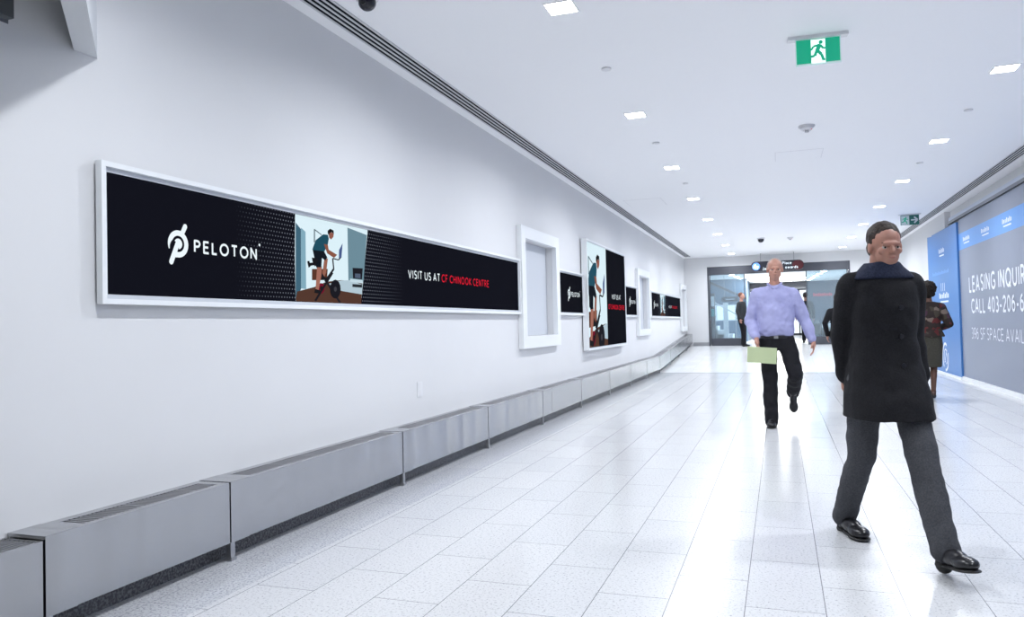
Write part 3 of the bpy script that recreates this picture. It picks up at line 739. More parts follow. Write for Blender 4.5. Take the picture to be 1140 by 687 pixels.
bm = bmesh.new(); P = lambda u,v:(-.635+u,Ys-.0095,2.815+v)
stroke(bm,[(-.02,-.07),(-.02,.07)],.03,P); stroke(bm,[(-.07,.0),(.07,.0)],.03,P); stroke(bm,[(.03,-.08),(.06,-.02)],.03,P); stroke(bm,[(-.07,-.05),(-.04,.05)],.025,P)
mk('icon_mark',bm,mat('icon_white',(.8,.85,.9),.4,emit=(.75,.85,1),estr=1.0),t)
bm = bmesh.new()
capx = [( .40,.715)]
mk('red_end',capsule_mesh(.40,.715,2.68,2.95,Ys-.003,Ys),mat('sign_red',(.10,.012,.018),.4),t)
bm = bmesh.new(); P = lambda x0,z0:(lambda u,v:(x0+u,Ys-.006,z0+v))
M['sl'] = mat('letter_white',(.85,.88,.9),.4,emit=(.7,.8,.85),estr=.6); bm.free()
for s_,q,w_ in (('Place',P(.12,2.845),.26),('Jam',P(-.46,2.70),.20),('owards',P(.20,2.715),.36)): words(s_,q,w_,.085,.15,.3,'sign_lettering',M['sl'],t)
for o in set(COL.objects)-n0: loc(o,t)

# ------------------------------------------------------------------ lobby beyond the entrance
LZ = 2.75
M['lob_blue'] = mat('lobby_blue_wall',(.13,.20,.30),.5)
M['lob_dark'] = mat('lobby_slate_cladding',(.045,.07,.115),.4)
M['lob_white'] = mat('lobby_white',(.80,.84,.88),.5)
struct('floor', B((-5,6.0,YF+.15,41,ZR-.12,ZR)), M['ramp'])
struct('ceiling', B((-5,6.0,YF+.15,41,LZ,LZ+.1)), M['ceil'])
struct('wall_lobby_left', B((-5.1,-5,YF+.15,41,ZR,LZ)), M['lob_blue'])
struct('wall_lobby_right', B((6.0,6.1,YF+.15,41,ZR,LZ)), M['lob_blue'])
struct('wall_lobby_end', B((-5,-1.9,41,41.1,ZR,LZ),(1.9,6.0,41,41.1,ZR,LZ)), M['lob_white'])
bm = B((-1.9,1.9,41.02,41.08,2.68,LZ),(-1.9,1.9,41.02,41.08,ZR,ZR+.1),(-1.9,1.9,41.03,41.07,1.6,1.65))  # end window added so that daylight brightens the inner doorway
for x in (-1.9,-.97,-.03,.91,1.84): box(bm,x,x+.06,41.02,41.08,ZR,LZ)
struct('added_window_1', bm, M['frame_grey'])
struct('wall_lobby_stair', B((-5,-1.15,29.6,33.6,ZR,LZ)), M['lob_blue'])
bm = B((1.05,5.99,33.4,33.6,ZR,LZ-.002)); x = 1.05
while x < 4.9: box(bm,x,x+.06,33.33,33.4,ZR,LZ-.002); x += .19
t = thing('slate_cladding','dark slate-blue ribbed cladding seen through the right glass panel','wall panel',(2.5,33.4,ZR))
loc(mk('ribbed_panel',bm,M['lob_dark'],t),t)
# dark lintel beam across the inner doorway, bright opening beneath
struct('trim_4', B((-1.28,1.05,33.4,33.6,2.52,LZ)), M['frame_grey'])
# oval cove light
bm = bmesh.new(); bmesh.ops.create_cone(bm,cap_ends=True,segments=48,radius1=1,radius2=1,depth=1,matrix=Matrix.Translation((0,0,-.03))@Matrix.Diagonal((1.0,1.6,.04,1)))
t = thing('cove_light','big oval bright ceiling light in the lobby beyond the entrance','ceiling light',(-.05,30.2,LZ))
mk('diffuser',bm,mat('cove_glow',(.9,.9,.9),.4,emit=(1.0,.97,.88),estr=14),t)
bm = bmesh.new(); bmesh.ops.create_cone(bm,cap_ends=True,segments=48,radius1=1.0,radius2=1.0,depth=1,matrix=Matrix.Translation((0,0,-.006))@Matrix.Diagonal((1.15,1.8,.01,1)))
mk('rim',bm,M['lob_white'],t)
# lobby downlights
M['led2'] = mat('lobby_led',(.9,.9,.9),.4,emit=(.86,.94,1.0),estr=130)
def lob_light(x,y,label):
    t = thing('round_downlight',label,'ceiling light',(x,y,LZ),'round lobby downlights')
    bm = bmesh.new(); cyl(bm,(0,0,-.006),.085,.01,20); mk('diffuser',bm,M['led2'],t)
    bm = bmesh.new(); cyl(bm,(0,0,-.003),.11,.006,20); mk('trim_ring',bm,M['ledtrim'],t)
    return t
l0 = None
for k,(x,y) in enumerate([(1.42,26.9),(1.34,28.2),(1.27,29.5),(1.20,30.8),(1.13,32.1),(-1.5,26.9),(-1.4,28.0),(-1.35,29.1),(2.2,26.8),(-2.5,27.2),(0,35.5),(-.6,38),(.7,38),(-3.6,28.0),(3.9,29.0)]):
    if l0 is None: l0 = lob_light(x,y,''); c = l0
    else: c = copy_tree(l0,(x,y,LZ))
    c['label'] = ('round lobby downlight in the slanting line seen above the right glass panel' if k<5 else
                  'round lobby downlight seen through the left side of the entrance' if k in (5,6,7,9,13) else
                  'round lobby downlight above the right side cladding' if k in (8,14) else 'round lobby downlight beyond the inner doorway')
    c['group'] = 'lobby downlights, '+('slanting line' if k<5 else 'left side' if k in (5,6,7,9,13) else 'right side' if k in (8,14) else 'inner room')
# left: staircase with sloping stringer
def stairs(x0,dx,y0,y1,n,label,grp=None,rail=True):
    t = thing('staircase',label,'stairs',(x0,(y0+y1)/2,ZR),grp)
    bm = bmesh.new()
    for k in range(n): box(bm,min(x0+dx*k,x0+dx*n),max(x0+dx*k,x0+dx*n),y0,y1,ZR,ZR+.155*(k+1))
    loc(mk('steps',bm,M['lob_white'],t),t)
    if not rail: return
    bm = bmesh.new()
    tube(bm,[(x0,y0-.02,ZR+.95),(x0+dx*n,y0-.02,ZR+.95+.155*n)],.02)
    for k in (0,n//2,n-1): tube(bm,[(x0+dx*(k+.5),y0-.02,ZR+.155*k),(x0+dx*(k+.5),y0-.02,ZR+.95+.155*(k+.5))],.012)
    loc(mk('handrail',bm,M['steel_top'],t),t)
stairs(-1.35,-.26,28.2,29.5,6,'white steps rising to the left behind the left glass panel')
stairs(2.35,-.24,28.3,29.3,4,'low white steps seen through the right glass panel',rail=False)
# lit white wall boxes and column on the left
t = thing('lobby_column','slim white column behind the left glass panel','column',(-1.78,27.5,ZR))
bm = bmesh.new(); box(bm,-1.86,-1.70,27.4,27.56,ZR+.1,ZR+1.42); loc(mk('shaft',bm,M['lob_white'],t),t)
loc(mk('plinth',B((-1.90,-1.66,27.36,27.60,ZR,ZR+.1)),M['steel_top'],t),t)
t = thing('light_panel','row of pale lit panels low behind the left glass','light',(-2.0,29.5,ZR+.8))
loc(mk('frame',B((-2.62,-1.20,29.52,29.6,1.20,1.80)),M['lob_white'],t),t)
for a in (-2.58,-2.22,-1.86,-1.5):
    loc(mk('lit_pane',B((a,a+.28,29.505,29.52,1.24,1.76)),mat('pane_glow',(.8,.9,1),.4,emit=(.72,.86,1.0),estr=.9),t),t)
# diagonal stringer of an upper flight
bm = bmesh.new()
va = [(-2.45,29.3,2.70),(-1.15,29.3,2.05),(-1.15,29.3,1.95),(-2.45,29.3,2.60)]
A = [bm.verts.new(p) for p in va]; Bq = [bm.verts.new((p[0],29.5,p[2])) for p in va]
bm.faces.new(A); bm.faces.new(Bq)
for k in range(4): bm.faces.new((A[k],A[(k+1)%4],Bq[(k+1)%4],Bq[k]))
tag(mk('stair_stringer',bm,M['frame_grey']),'dark sloping stair stringer high behind the left glass panel','stair rail')
# small pill sign inside
t = thing('lobby_sign','small dark pill-shaped sign hanging behind the left glass panel','sign',(-1.6,26.6,1.95))
n0 = set(COL.objects)
mk('sign_body',capsule_mesh(-1.86,-1.28,1.84,2.00,26.6,26.66),mat('sign_navy',(.03,.04,.07),.4),t)
bm = bmesh.new(); box(bm,-1.72,-1.42,26.597,26.599,1.905,1.935); mk('sign_stripe',bm,mat('stripe',(.4,.5,.6),.4),t)
bm = bmesh.new()
for x in (-1.75,-1.40): box(bm,x-.006,x+.006,26.62,26.64,1.99,LZ)
mk('hanger_rod',bm,M['steel_top'],t)
for o in set(COL.objects)-n0: loc(o,t)
# solid coloured strips added for a reflection at the far left of the glass
t = thing('glass_reflection','narrow dark and teal strips added as a reflection at the left edge of the glass','reflection',(-2.15,27,ZR))
loc(mk('reflection_strip',B((-2.26,-2.10,27.0,27.1,ZR,2.15)),M['frame_grey'],t),t)
loc(mk('reflection_patch',B((-2.24,-2.12,26.98,27.0,1.35,1.62)),mat('teal',(.05,.35,.38),.5),t),t)
loc(mk('reflection_patch',B((-2.24,-2.12,26.98,27.0,1.70,2.05)),mat('pale',(.7,.75,.8),.5),t),t)
# red wall mark
t = thing('red_wall_sign','faint red lettering on the slate-blue cladding','sign',(1.65,33.3,2.18))
bm = bmesh.new()
for k in range(11):
    x = 1.32+.066*k; hh = .10 if k%3 else .13
    box(bm,x,x+.042,33.30,33.335,2.12,2.12+hh)
loc(mk('letter_row',bm,mat('red_sign',(.5,.03,.06),.4,emit=(.6,.03,.08),estr=.5),t),t)
for k in range(3):
    pass

# ------------------------------------------------------------------ people
def V(*a): return Vector(a)
class Blob:
    """collects overlapping solids, then fuses them into one continuous surface"""
    def __init__(s): s.bm = bmesh.new()
    def cone(s,a,b,ra,rb,seg=14):
        a,b = Vector(a),Vector(b); d = b-a; n = d.length
        q = Vector((0,0,1)).rotation_difference(d).to_matrix().to_4x4() if n>1e-6 else Matrix.Identity(4)
        for c,r in ((a,ra),(b,rb)): bmesh.ops.create_uvsphere(s.bm,u_segments=seg,v_segments=8,radius=r,matrix=Matrix.Translation(c)@q)
        if n>1e-6: bmesh.ops.create_cone(s.bm,cap_ends=True,segments=seg,radius1=ra,radius2=rb,depth=n,matrix=Matrix.Translation((a+b)/2)@q)
        return s
    def chain(s,pts,rs):
        for i in range(len(pts)-1): s.cone(pts[i],pts[i+1],rs[i],rs[i+1])
        return s
    def ell(s,c,r,rot=None):
        m = Matrix.Translation(c)@(rot.to_4x4() if rot else Matrix.Identity(4))@Matrix.Diagonal((*r,1))
        bmesh.ops.create_uvsphere(s.bm,u_segments=20,v_segments=14,radius=1,matrix=m); return s
    def loft(s,rings,seg=28,ang=0.0,p=2.3):
        R = []
        for c,rx,ry in rings:
            row = []
            for k in range(seg):
                t = 2*PI*k/seg; ct,st = math.cos(t),math.sin(t)
                x = rx*math.copysign(abs(ct)**(2/p),ct); y = ry*math.copysign(abs(st)**(2/p),st)
                row.append(s.bm.verts.new((c[0]+x*math.cos(ang)-y*math.sin(ang), c[1]+x*math.sin(ang)+y*math.cos(ang), c[2])))
            R.append(row)
        for A,Bq in zip(R,R[1:]):
            for k in range(seg): s.bm.faces.new((A[k],A[(k+1)%seg],Bq[(k+1)%seg],Bq[k]))
        s.bm.faces.new(R[0]); s.bm.faces.new(R[-1]); return s
    def fuse(s,name,material,parent,voxel=.006,smooth=4,fold=0.0,fscale=.12):
        bmesh.ops.recalc_face_normals(s.bm,faces=s.bm.faces)
        me = bpy.data.meshes.new(name); s.bm.to_mesh(me); s.bm.free()
        o = bpy.data.objects.new(name,me); COL.objects.link(o)
        r = o.modifiers.new('r','REMESH'); r.mode = 'VOXEL'; r.voxel_size = voxel
        q = o.modifiers.new('s','SMOOTH'); q.factor = .5; q.iterations = smooth
        if fold:
            tx = bpy.data.textures.new(name+'_folds','CLOUDS'); tx.noise_scale = fscale; tx.noise_depth = 1
            d = o.modifiers.new('d','DISPLACE'); d.texture = tx; d.strength = fold; d.mid_level = .5; d.texture_coords = 'LOCAL'
        dg = bpy.context.evaluated_depsgraph_get(); dg.update()
        new = bpy.data.meshes.new_from_object(o.evaluated_get(dg)); o.modifiers.clear(); o.data = new
        bpy.data.meshes.remove(me)
        new.materials.clear(); new.materials.append(material)
        for pl in new.polygons: pl.use_smooth = True
        o.parent = parent; return o

def hand(b, wrist, d, side, palm, s=1.0, curl=35, inner=True):
    """palm, four unequal fingers with two bends, thumb from the side of the palm.
    d: direction wrist->fingers, palm: direction the palm faces, side: +1/-1 thumb side"""
    d = Vector(d).normalized(); n = Vector(palm); n = (n-n.dot(d)*d).normalized(); w = d.cross(n).normalized()*side
    rot = Matrix((w,d,n)).transposed()
    c = Vector(wrist)+d*.05*s
    b.ell(c,(.040*s,.056*s,.017*s),rot); b.cone(Vector(wrist),c,.026*s,.026*s)
    for k,(o,l) in enumerate(((.030,.070),(.010,.078),(-.011,.072),(-.031,.056))):
        p = c+w*o*s+d*.040*s; a = math.radians(curl*.6); a2 = math.radians(curl*1.4)
        d1 = (d*math.cos(a)+n*math.sin(a)+w*o*2.2).normalized(); d2 = (d*math.cos(a2)+n*math.sin(a2)+w*o*1.0).normalized()
        q = p+d1*l*.5*s; e = q+d2*l*.5*s
        b.cone(p,q,.0098*s,.0088*s,10); b.cone(q,e,.0088*s,.0072*s,10)
    p = c+w*.026*s-d*.022*s; q = p+(w*.75+d*.6+n*.35).normalized()*.042*s; e = q+(w*.25+d*.9+n*.4).normalized()*.032*s
    b.cone(p,q,.0135*s,.0115*s,10); b.cone(q,e,.0115*s,.0085*s,10)

def head(b, c, s=1.0, yaw=0.0, pitch=0.0):
    """head with brow, nose, lips, chin and ears, facing local -Y"""
    R = Matrix.Rotation(yaw,3,'Z')@Matrix.Rotation(pitch,3,'X'); c = Vector(c)
    P = lambda x,y,z: c+R@Vector((x,y,z))*s
    E = lambda p,r: b.ell(P(*p),tuple(q*s for q in r),R)
    E((0,.012,.035),(.074,.092,.083)); E((0,-.022,-.035),(.058,.066,.078)); E((0,-.030,-.080),(.034,.042,.030))
    E((0,-.082,.020),(.047,.016,.011)); E((.031,-.078,.009),(.016,.010,.0055)); E((-.031,-.078,.009),(.016,.010,.0055)); E((.031,-.075,-.011),(.015,.010,.005)); E((-.031,-.075,-.011),(.015,.010,.005))                       # brow
    b.cone(P(0,-.086,.012),P(0,-.104,-.018),.008*s,.0125*s,10)  # nose
    E((.010,-.098,-.022),(.007,.007,.006)); E((-.010,-.098,-.022),(.007,.007,.006))
    E((0,-.086,-.048),(.022,.009,.0045)); E((0,-.084,-.057),(.019,.009,.005))
    for k in (-1,1):
        E((k*.075,.005,-.002),(.009,.018,.031)); E((k*.040,-.062,-.018),(.020,.018,.018))
    return P,R

def face_bits(par, P, R, s, skin_dark):
    for k in (-1,1):
        bm = bmesh.new(); bmesh.ops.create_uvsphere(bm,u_segments=14,v_segments=10,radius=.0105*s,matrix=Matrix.Translation(P(k*.031,-.0735,.000)))
        e = mk('eye',bm,M['eye'],par,True)
        bm = bmesh.new(); bmesh.ops.create_uvsphere(bm,u_segments=10,v_segments=8,radius=.0062*s,matrix=Matrix.Translation(P(k*.031,-.0795,.000)))
        mk('iris',bm,M['iris'],e,True)
        b = Blob(); b.cone(P(k*.016,-.092,.020),P(k*.046,-.080,.022),.0045*s,.0035*s,8); b.fuse('eyebrow',skin_dark,par,.003,2)
    b = Blob(); b.ell(P(0,-.0925,-.0525),(.020*s,.0035*s,.0018*s),R); b.fuse('mouth_line',M['lip'],par,.002,1)

M['eye'] = mat('eye_white',(.42,.38,.35),.35); M['iris'] = mat('iris',(.03,.02,.015),.1); M['lip'] = mat('lips',(.30,.10,.09),.5)
def skin(name,c):
    m = noise_col(mat(name,rough=.5),tuple(v*.88 for v in c),c,30,.3,.7); bsdf(m).inputs['Subsurface Weight'].default_value = .08
    return m
def cloth(name,c1,c2,scale=60,rough=.85,bump=.25): return noise_col(mat(name,rough=rough,spec=.25),c1,c2,scale,.35,.65,3,(1,1,1),bump)

def shoe(par, heel, toe, s=1.0, m_=None, h=.095, name='shoe', sole=None):
    """leather shoe: heel -> toe vector carries the slope of a lifted foot"""
    heel,toe = Vector(heel),Vector(toe); d = (toe-heel).normalized(); side = d.cross(Vector((0,0,1))).normalized(); up = side.cross(d).normalized()
    L_ = (toe-heel).length; R = Matrix((side,d,up)).transposed()
    b = Blob(); P = lambda u,v: heel+d*u*L_+up*v
    b.ell(P(.16,.045*s),(.036*s,.052*s,.045*s),R); b.ell(P(.45,.045*s),(.040*s,.085*s,.038*s),R); b.ell(P(.74,.034*s),(.047*s,.068*s,.030*s),R)
    b.cone(P(.20,.05*s),P(.20,h),.040*s,.044*s)
    o = b.fuse(name,m_ or M['leather'],par,.006,3)
    b = Blob(); b.ell(P(.14,.008*s),(.038*s,.045*s,.012*s),R); b.ell(P(.5,.007*s),(.037*s,.13*s,.008*s),R); b.ell(P(.74,.008*s),(.050*s,.072*s,.010*s),R); b.cone(P(.12,.012*s),P(.12,.004),.035*s,.035*s)
    k = b.fuse('sole',sole or M['sole'],o,.005,2)
    return o
M['leather'] = mat('black_leather',(.012,.012,.015),.28); M['sole'] = mat('shoe_sole',(.02,.02,.02),.6)

def legs_body(b, J, s=1.0):
    for k in 'RL':
        b.chain([J['hip'+k],J['kn'+k],J['an'+k]],[.085*s,.055*s,.036*s]) ; d_ = (Vector(J['an'+k])-Vector(J['kn'+k])); m_ = Vector(J['kn'+k])+d_*.32+Vector((0,.008,0)); b.cone(m_-d_*.10,m_+d_*.14,.052*s,.046*s)
def arms_body(b, J, s=1.0):
    for k in 'RL': b.chain([J['sh'+k],J['el'+k],J['wr'+k]],[.055*s,.042*s,.027*s])

# ---- man in the dark coat, closest to the camera
SK1 = skin('skin_ruddy',(.42,.21,.155))
def man_coat():
    t = thing('person','person in long black coat and charcoal trousers striding toward the camera, nearest of all','person',(.487,4.22,0),rotz=math.radians(17))
    J = dict(hipR=(-.09,.02,.84),hipL=(.09,-.02,.84),knR=(-.085,.10,.455),anR=(-.10,.33,.10),knL=(.06,-.24,.46),anL=(.055,-.42,.13),
        shR=(-.142,.02,1.315),shL=(.142,.0,1.315),elR=(-.165,.09,1.06),wrR=(-.145,.12,.845),elL=(.168,.06,1.06),wrL=(.190,.02,.85))
    b = Blob()
    b.loft([((0,0,.80),.14,.10),((0,0,.93),.150,.11),((0,0,1.05),.13,.095),((0,.0,1.20),.145,.115),((0,.0,1.31),.150,.095),((0,.0,1.375),.09,.065)])
    b.cone((0,0,1.34),(0,-.02,1.47),.062,.055)
    legs_body(b,J); arms_body(b,J)
    pass
    P,R = head(b,(.01,-.035,1.505),.97,yaw=-.05,pitch=.10)
    hand(b,J['wrR'],(0,-.12,-.98),1,(1,-.1,0),1,35); hand(b,J['wrL'],(0,-.12,-.98),-1,(-1,0,0),1,30)
    b.fuse('body',SK1,t,.0048,3)
    face_bits(t,P,R,1,M['hair_dark'])
    h = Blob(); h.ell(P(0,.026,.052),(.079,.089,.082),R); h.ell(P(0,.055,-.005),(.070,.055,.060),R)
    for k in (-1,1): h.ell(P(k*.070,.012,.025),(.010,.022,.032),R)
    h.fuse('hair',M['hair_dark'],t,.006,2,.008,.03)
    # coat: thigh length, sleeves to the wrist
    c = Blob()
    c.loft([((0.0,-.02,.655),.198,.235),((0,-.01,.75),.192,.215),((0,.0,.92),.172,.155),((0,0,1.05),.155,.135),((0,0,1.20),.165,.140),((0,.0,1.30),.165,.116),((0,.0,1.365),.125,.088),((0,-.005,1.40),.085,.075)])
    for k in 'RL': c.chain([J['sh'+k],J['el'+k],Vector(J['wr'+k])*.94+Vector(J['el'+k])*.06],[.072,.060,.046]); c.cone((0,0,1.345),J['sh'+k],.075,.068)
    c.fuse('coat',M['coat'],t,.009,5,.018,.11)
    c = Blob(); c.loft([((0,-.005,1.345),.165,.105),((0,-.008,1.395),.110,.088),((0,-.012,1.43),.080,.080)]); c.fuse('collar',M['navy'],t,.007,3,.006,.05)
    # coat front placket and buttons
    for z,y in ((1.20,-.150),(1.06,-.142),(.92,-.158)):
        bm = bmesh.new(); cyl(bm,(.02,y-.012,z),.012,.008,14,ax='y'); mk('coat_button',bm,M['leather'],t)
    for k in 'RL':
        q = Blob(); q.cone(Vector(J['hip'+k]),J['kn'+k],.086,.070); q.cone(J['kn'+k],Vector(J['an'+k])+V(0,0,-.02),.070,.062)
        q.fuse('trouser_leg',M['charcoal'],t,.009,4,.016,.09)
    # planted foot behind, other heel about to land in front
    shoe(t,(-.10,.375,0.002),(-.085,.09,.002),1.05,h=.17,name='boot'); shoe(t,(.055,-.37,.03),(.065,-.64,.075),1.05,h=.15,name='boot')
M['hair_dark'] = cloth('hair_dark',(.02,.015,.013),(.05,.035,.03),90,.6,.4)
M['hair_grey'] = cloth('hair_grey',(.25,.20,.18),(.42,.36,.33),90,.6,.4)
M['coat'] = cloth('black_wool',(.006,.006,.008),(.012,.012,.015),140)
M['navy'] = cloth('navy_collar',(.012,.016,.035),(.022,.028,.055),120)
M['charcoal'] = cloth('charcoal_wool',(.05,.052,.06),(.075,.077,.086),140)
M['blacktr'] = cloth('black_trousers',(.008,.008,.011),(.014,.014,.018),140)
man_coat()

# ---- man in the lavender shirt
def man_shirt():
    t = thing('person','person in lavender shirt and black trousers walking toward the camera with a green folder','person',(-.045,8.85,0))
    J = dict(hipR=(-.09,-.01,.93),hipL=(.10,-.02,.93),knR=(-.075,-.085,.49),anR=(-.075,-.10,.10),knL=(.185,-.14,.575),anL=(.165,.25,.36),
        shR=(-.180,.0,1.44),shL=(.180,.0,1.43),elR=(-.265,.02,1.15),wrR=(-.205,-.18,.965),elL=(.300,.03,1.15),wrL=(.375,-.03,.925))
    b = Blob()
    b.loft([((0,0,.88),.145,.105),((0,0,1.0),.155,.115),((0,0,1.14),.145,.11),((0,0,1.30),.160,.120),((0,0,1.40),.155,.095),((0,0,1.47),.08,.065)])
    b.cone((0,.0,1.48),(0,-.015,1.65),.064,.057)
    legs_body(b,J,1.05); arms_body(b,J,1.05)
    P,R = head(b,(.01,-.03,1.712),1.06,yaw=.05,pitch=.03)
    hand(b,J['wrR'],(.15,-.25,-.95),1,(.9,-.3,0),1,50); hand(b,J['wrL'],(.05,-.1,-.98),-1,(-1,0,0),1,30)
    b.fuse('body',SK2,t,.0052,3)
    face_bits(t,P,R,1.06,M['hair_grey'])
    h = Blob(); h.ell(P(0,.024,.047),(.0815,.090,.083),R); h.ell(P(0,.062,-.012),(.072,.054,.058),R)
    for k in (-1,1): h.ell(P(k*.076,.014,.022),(.009,.022,.034),R)
    h.fuse('hair',M['hair_grey'],t,.007,2,.006,.03)
    c = Blob()
    c.loft([((0,0,.985),.178,.135),((0,-.01,1.05),.195,.152),((0,-.01,1.16),.190,.150),((0,0,1.32),.200,.150),((0,0,1.43),.190,.120),((0,0,1.50),.120,.088),((0,-.005,1.545),.078,.072)])
    for k in 'RL': c.chain([J['sh'+k],J['el'+k],Vector(J['wr'+k])*.9+Vector(J['el'+k])*.1],[.078,.068,.048]); c.cone((0,0,1.48),J['sh'+k],.08,.074)
    c.fuse('shirt',M['lav'],t,.009,4,.030,.085)
    # collar wings, placket
    c = Blob(); c.chain([(-.070,.02,1.565),(-.060,-.060,1.55),(-.012,-.098,1.505)],[.014,.013,.008]); c.chain([(.070,.02,1.565),(.060,-.060,1.55),(.012,-.098,1.505)],[.014,.013,.008]); c.chain([(-.070,.02,1.565),(0,.068,1.575),(.070,.02,1.565)],[.014]*3)
    c.fuse('shirt_collar',M['lav'],t,.006,2)
    c = Blob(); c.loft([((0,0,.955),.176,.134),((0,0,.990),.176,.134)]); c.fuse('belt',M['leather'],t,.008,1)
    bm = B((-.022,.022,-.146,-.136,.957,.988)); bmesh.ops.bevel(bm,geom=list(bm.edges),offset=.003,segments=1); mk('belt_buckle',bm,M['steel_top'],t)
    c = Blob(); c.loft([((0,0,.83),.165,.125),((0,0,.93),.172,.130),((0,0,.972),.172,.130)])
    for k in 'RL': c.chain([J['hip'+k],J['kn'+k],Vector(J['an'+k])+(Vector(J['an'+k])-Vector(J['kn'+k])).normalized()*.045],[.100,.080,.072])
    c.fuse('trousers',M['blacktr'],t,.009,4,.024,.09)
    c = Blob(); c.cone(J['anL'],(.165,.275,.30),.046,.044); c.fuse('sock',M['blacktr'],t,.007,1)
    shoe(t,(-.075,-.035,.002),(-.075,-.315,.002),1.05); shoe(t,(.165,.30,.37),(.160,.225,.115),1.0)
SK2 = skin('skin_fair',(.52,.27,.20))
M['lav'] = cloth('lavender_shirt',(.33,.335,.57),(.40,.41,.66),8,.8,.15)
man_shirt()
# the folder he carries
t = thing('folder','pale green folder held against the thigh of the person in lavender shirt','folder',(-.20,8.585,.70))
bm = B((-.15,.15,-.012,-.007,0,.17),(-.15,.15,.007,.012,0,.17),(-.15,.15,-.007,.007,0,.008)); mk('cover',bm,mat('pale_green',(.50,.58,.34),.5),t)
bm = B((-.14,.14,-.006,.006,.010,.163)); mk('paper_stack',bm,mat('paper',(.75,.78,.70),.7),t)
t.rotation_euler = (math.radians(4),math.radians(4),math.radians(-6))

# ---- simpler builder for the farther people (facing local -Y)
def figure(t, H_, J, skin_, tops, head_kw={}, hairf=None, vox=.009, handR=None, handL=None, face=False):
    k_ = H_/1.75; S = lambda p: tuple(v*k_ for v in p)
    J = {a:S(p) for a,p in J.items()}
    b = Blob()
    b.loft([(S((0,0,.84)),.13*k_,.10*k_),(S((0,0,.95)),.15*k_,.11*k_),(S((0,0,1.08)),.12*k_,.09*k_),(S((0,0,1.25)),.14*k_,.11*k_),(S((0,0,1.38)),.15*k_,.09*k_),(S((0,0,1.46)),.08*k_,.06*k_)])
    b.cone(S((0,0,1.40)),S((0,-.01,1.56)),.056*k_,.050*k_)
    legs_body(b,J,.95*k_); arms_body(b,J,.92*k_)
    P,R = head(b,S((0,-.02,1.625)),k_,**head_kw)
    for side,hd,key in ((1,handR,'wrR'),(-1,handL,'wrL')):
        if hd: hand(b,J[key],hd[0],side,hd[1],.95,35)
    for k in 'RL': b.cone(J['an'+k],Vector(J['an'+k])+V(0,-.05*k_,-.05*k_),.03*k_,.024*k_)
    b.fuse('body',skin_,t,vox,3)
    return J,P,R,k_,S
STAND = dict(hipR=(-.085,0,.90),hipL=(.085,0,.90),knR=(-.085,-.03,.49),knL=(.085,-.02,.49),anR=(-.09,.02,.09),anL=(.09,.03,.09),
    shR=(-.160,0,1.375),shL=(.160,0,1.375),elR=(-.22,.04,1.13),elL=(.22,.04,1.13),wrR=(-.22,-.06,.89),wrL=(.22,-.06,.89))
def pose(**k): d = dict(STAND); d.update(k); return d

# ---- woman walking away along the blue panel
t = thing('person','person with short curly dark hair, patterned jacket and olive skirt walking away beside blue panel','person',(2.0,12.15,0),rotz=PI)
J = pose(hipR=(-.08,0,.90),knR=(-.045,-.02,.49),anR=(-.015,.06,.11),knL=(.075,-.16,.52),anL=(.10,.17,.30),elR=(-.265,.03,1.12),wrR=(-.17,-.19,1.05),elL=(.23,.05,1.13),wrL=(.21,-.12,.93))
SKD = skin('skin_brown',(.13,.06,.04))
J,P,R,k_,S = figure(t,1.64,J,SKD,None,handR=((.5,-.8,.1),(0,0,-1)),handL=((0,-.3,-.95),(-1,0,0)))
h = Blob(); h.ell(P(0,.02,.045),(.112,.118,.108)); h.ell(P(0,.05,-.03),(.088,.075,.070)); h.fuse('curly_hair',M['curls'] if 'curls' in M else M.setdefault('curls',cloth('curly_black_hair',(.006,.005,.005),(.025,.018,.014),60,.8,1.0)),t,.010,1,.035,.03)
m = mat('patterned_jacket',rough=.8,spec=.2); M['jacket'] = m
tc = N(m,'ShaderNodeTexCoord'); vo = N(m,'ShaderNodeTexVoronoi'); vo.inputs['Scale'].default_value = 17; L(m,tc.outputs['Object'],vo.inputs['Vector'])
cr = N(m,'ShaderNodeValToRGB'); cr.color_ramp.interpolation = 'CONSTANT'; sx = N(m,'ShaderNodeSeparateColor'); L(m,vo.outputs['Color'],sx.inputs[0]); L(m,sx.outputs[0],cr.inputs[0])
e = cr.color_ramp.elements; e[0].position = 0; e[0].color = (.030,.022,.020,1); e[1].position = .45; e[1].color = (.10,.022,.022,1)
for p_,c_ in ((.60,(.055,.045,.035,1)),(.80,(.17,.13,.11,1)),(.90,(.06,.03,.05,1))): q = e.new(p_); q.color = c_
L(m,cr.outputs[0],bsdf(m).inputs['Base Color'])
c = Blob(); c.loft([(S((0,0,.93)),.205*k_,.165*k_),(S((0,0,.99)),.18*k_,.15*k_),(S((0,0,1.08)),.148*k_,.12*k_),(S((0,0,1.25)),.168*k_,.135*k_),(S((0,0,1.38)),.175*k_,.112*k_),(S((0,0,1.46)),.09*k_,.075*k_)])
for k in 'RL': c.chain([J['sh'+k],J['el'+k],Vector(J['wr'+k])*.9+Vector(J['el'+k])*.1],[.068,.056,.044]); c.cone(S((0,0,1.405)),J['sh'+k],.064,.062)
c.fuse('jacket',M['jacket'],t,.010,3,.015,.08)
c = Blob(); c.loft([(S((0,0,.47)),.150*k_,.135*k_),(S((0,0,.60)),.158*k_,.138*k_),(S((0,0,.80)),.172*k_,.140*k_),(S((0,0,.95)),.165*k_,.13*k_)],p=2.6); c.fuse('skirt',cloth('olive_skirt',(.040,.038,.030),(.060,.056,.045),120),t,.010,3,.008,.12)
M['brown_shoe'] = mat('brown_leather',(.06,.022,.014),.35)
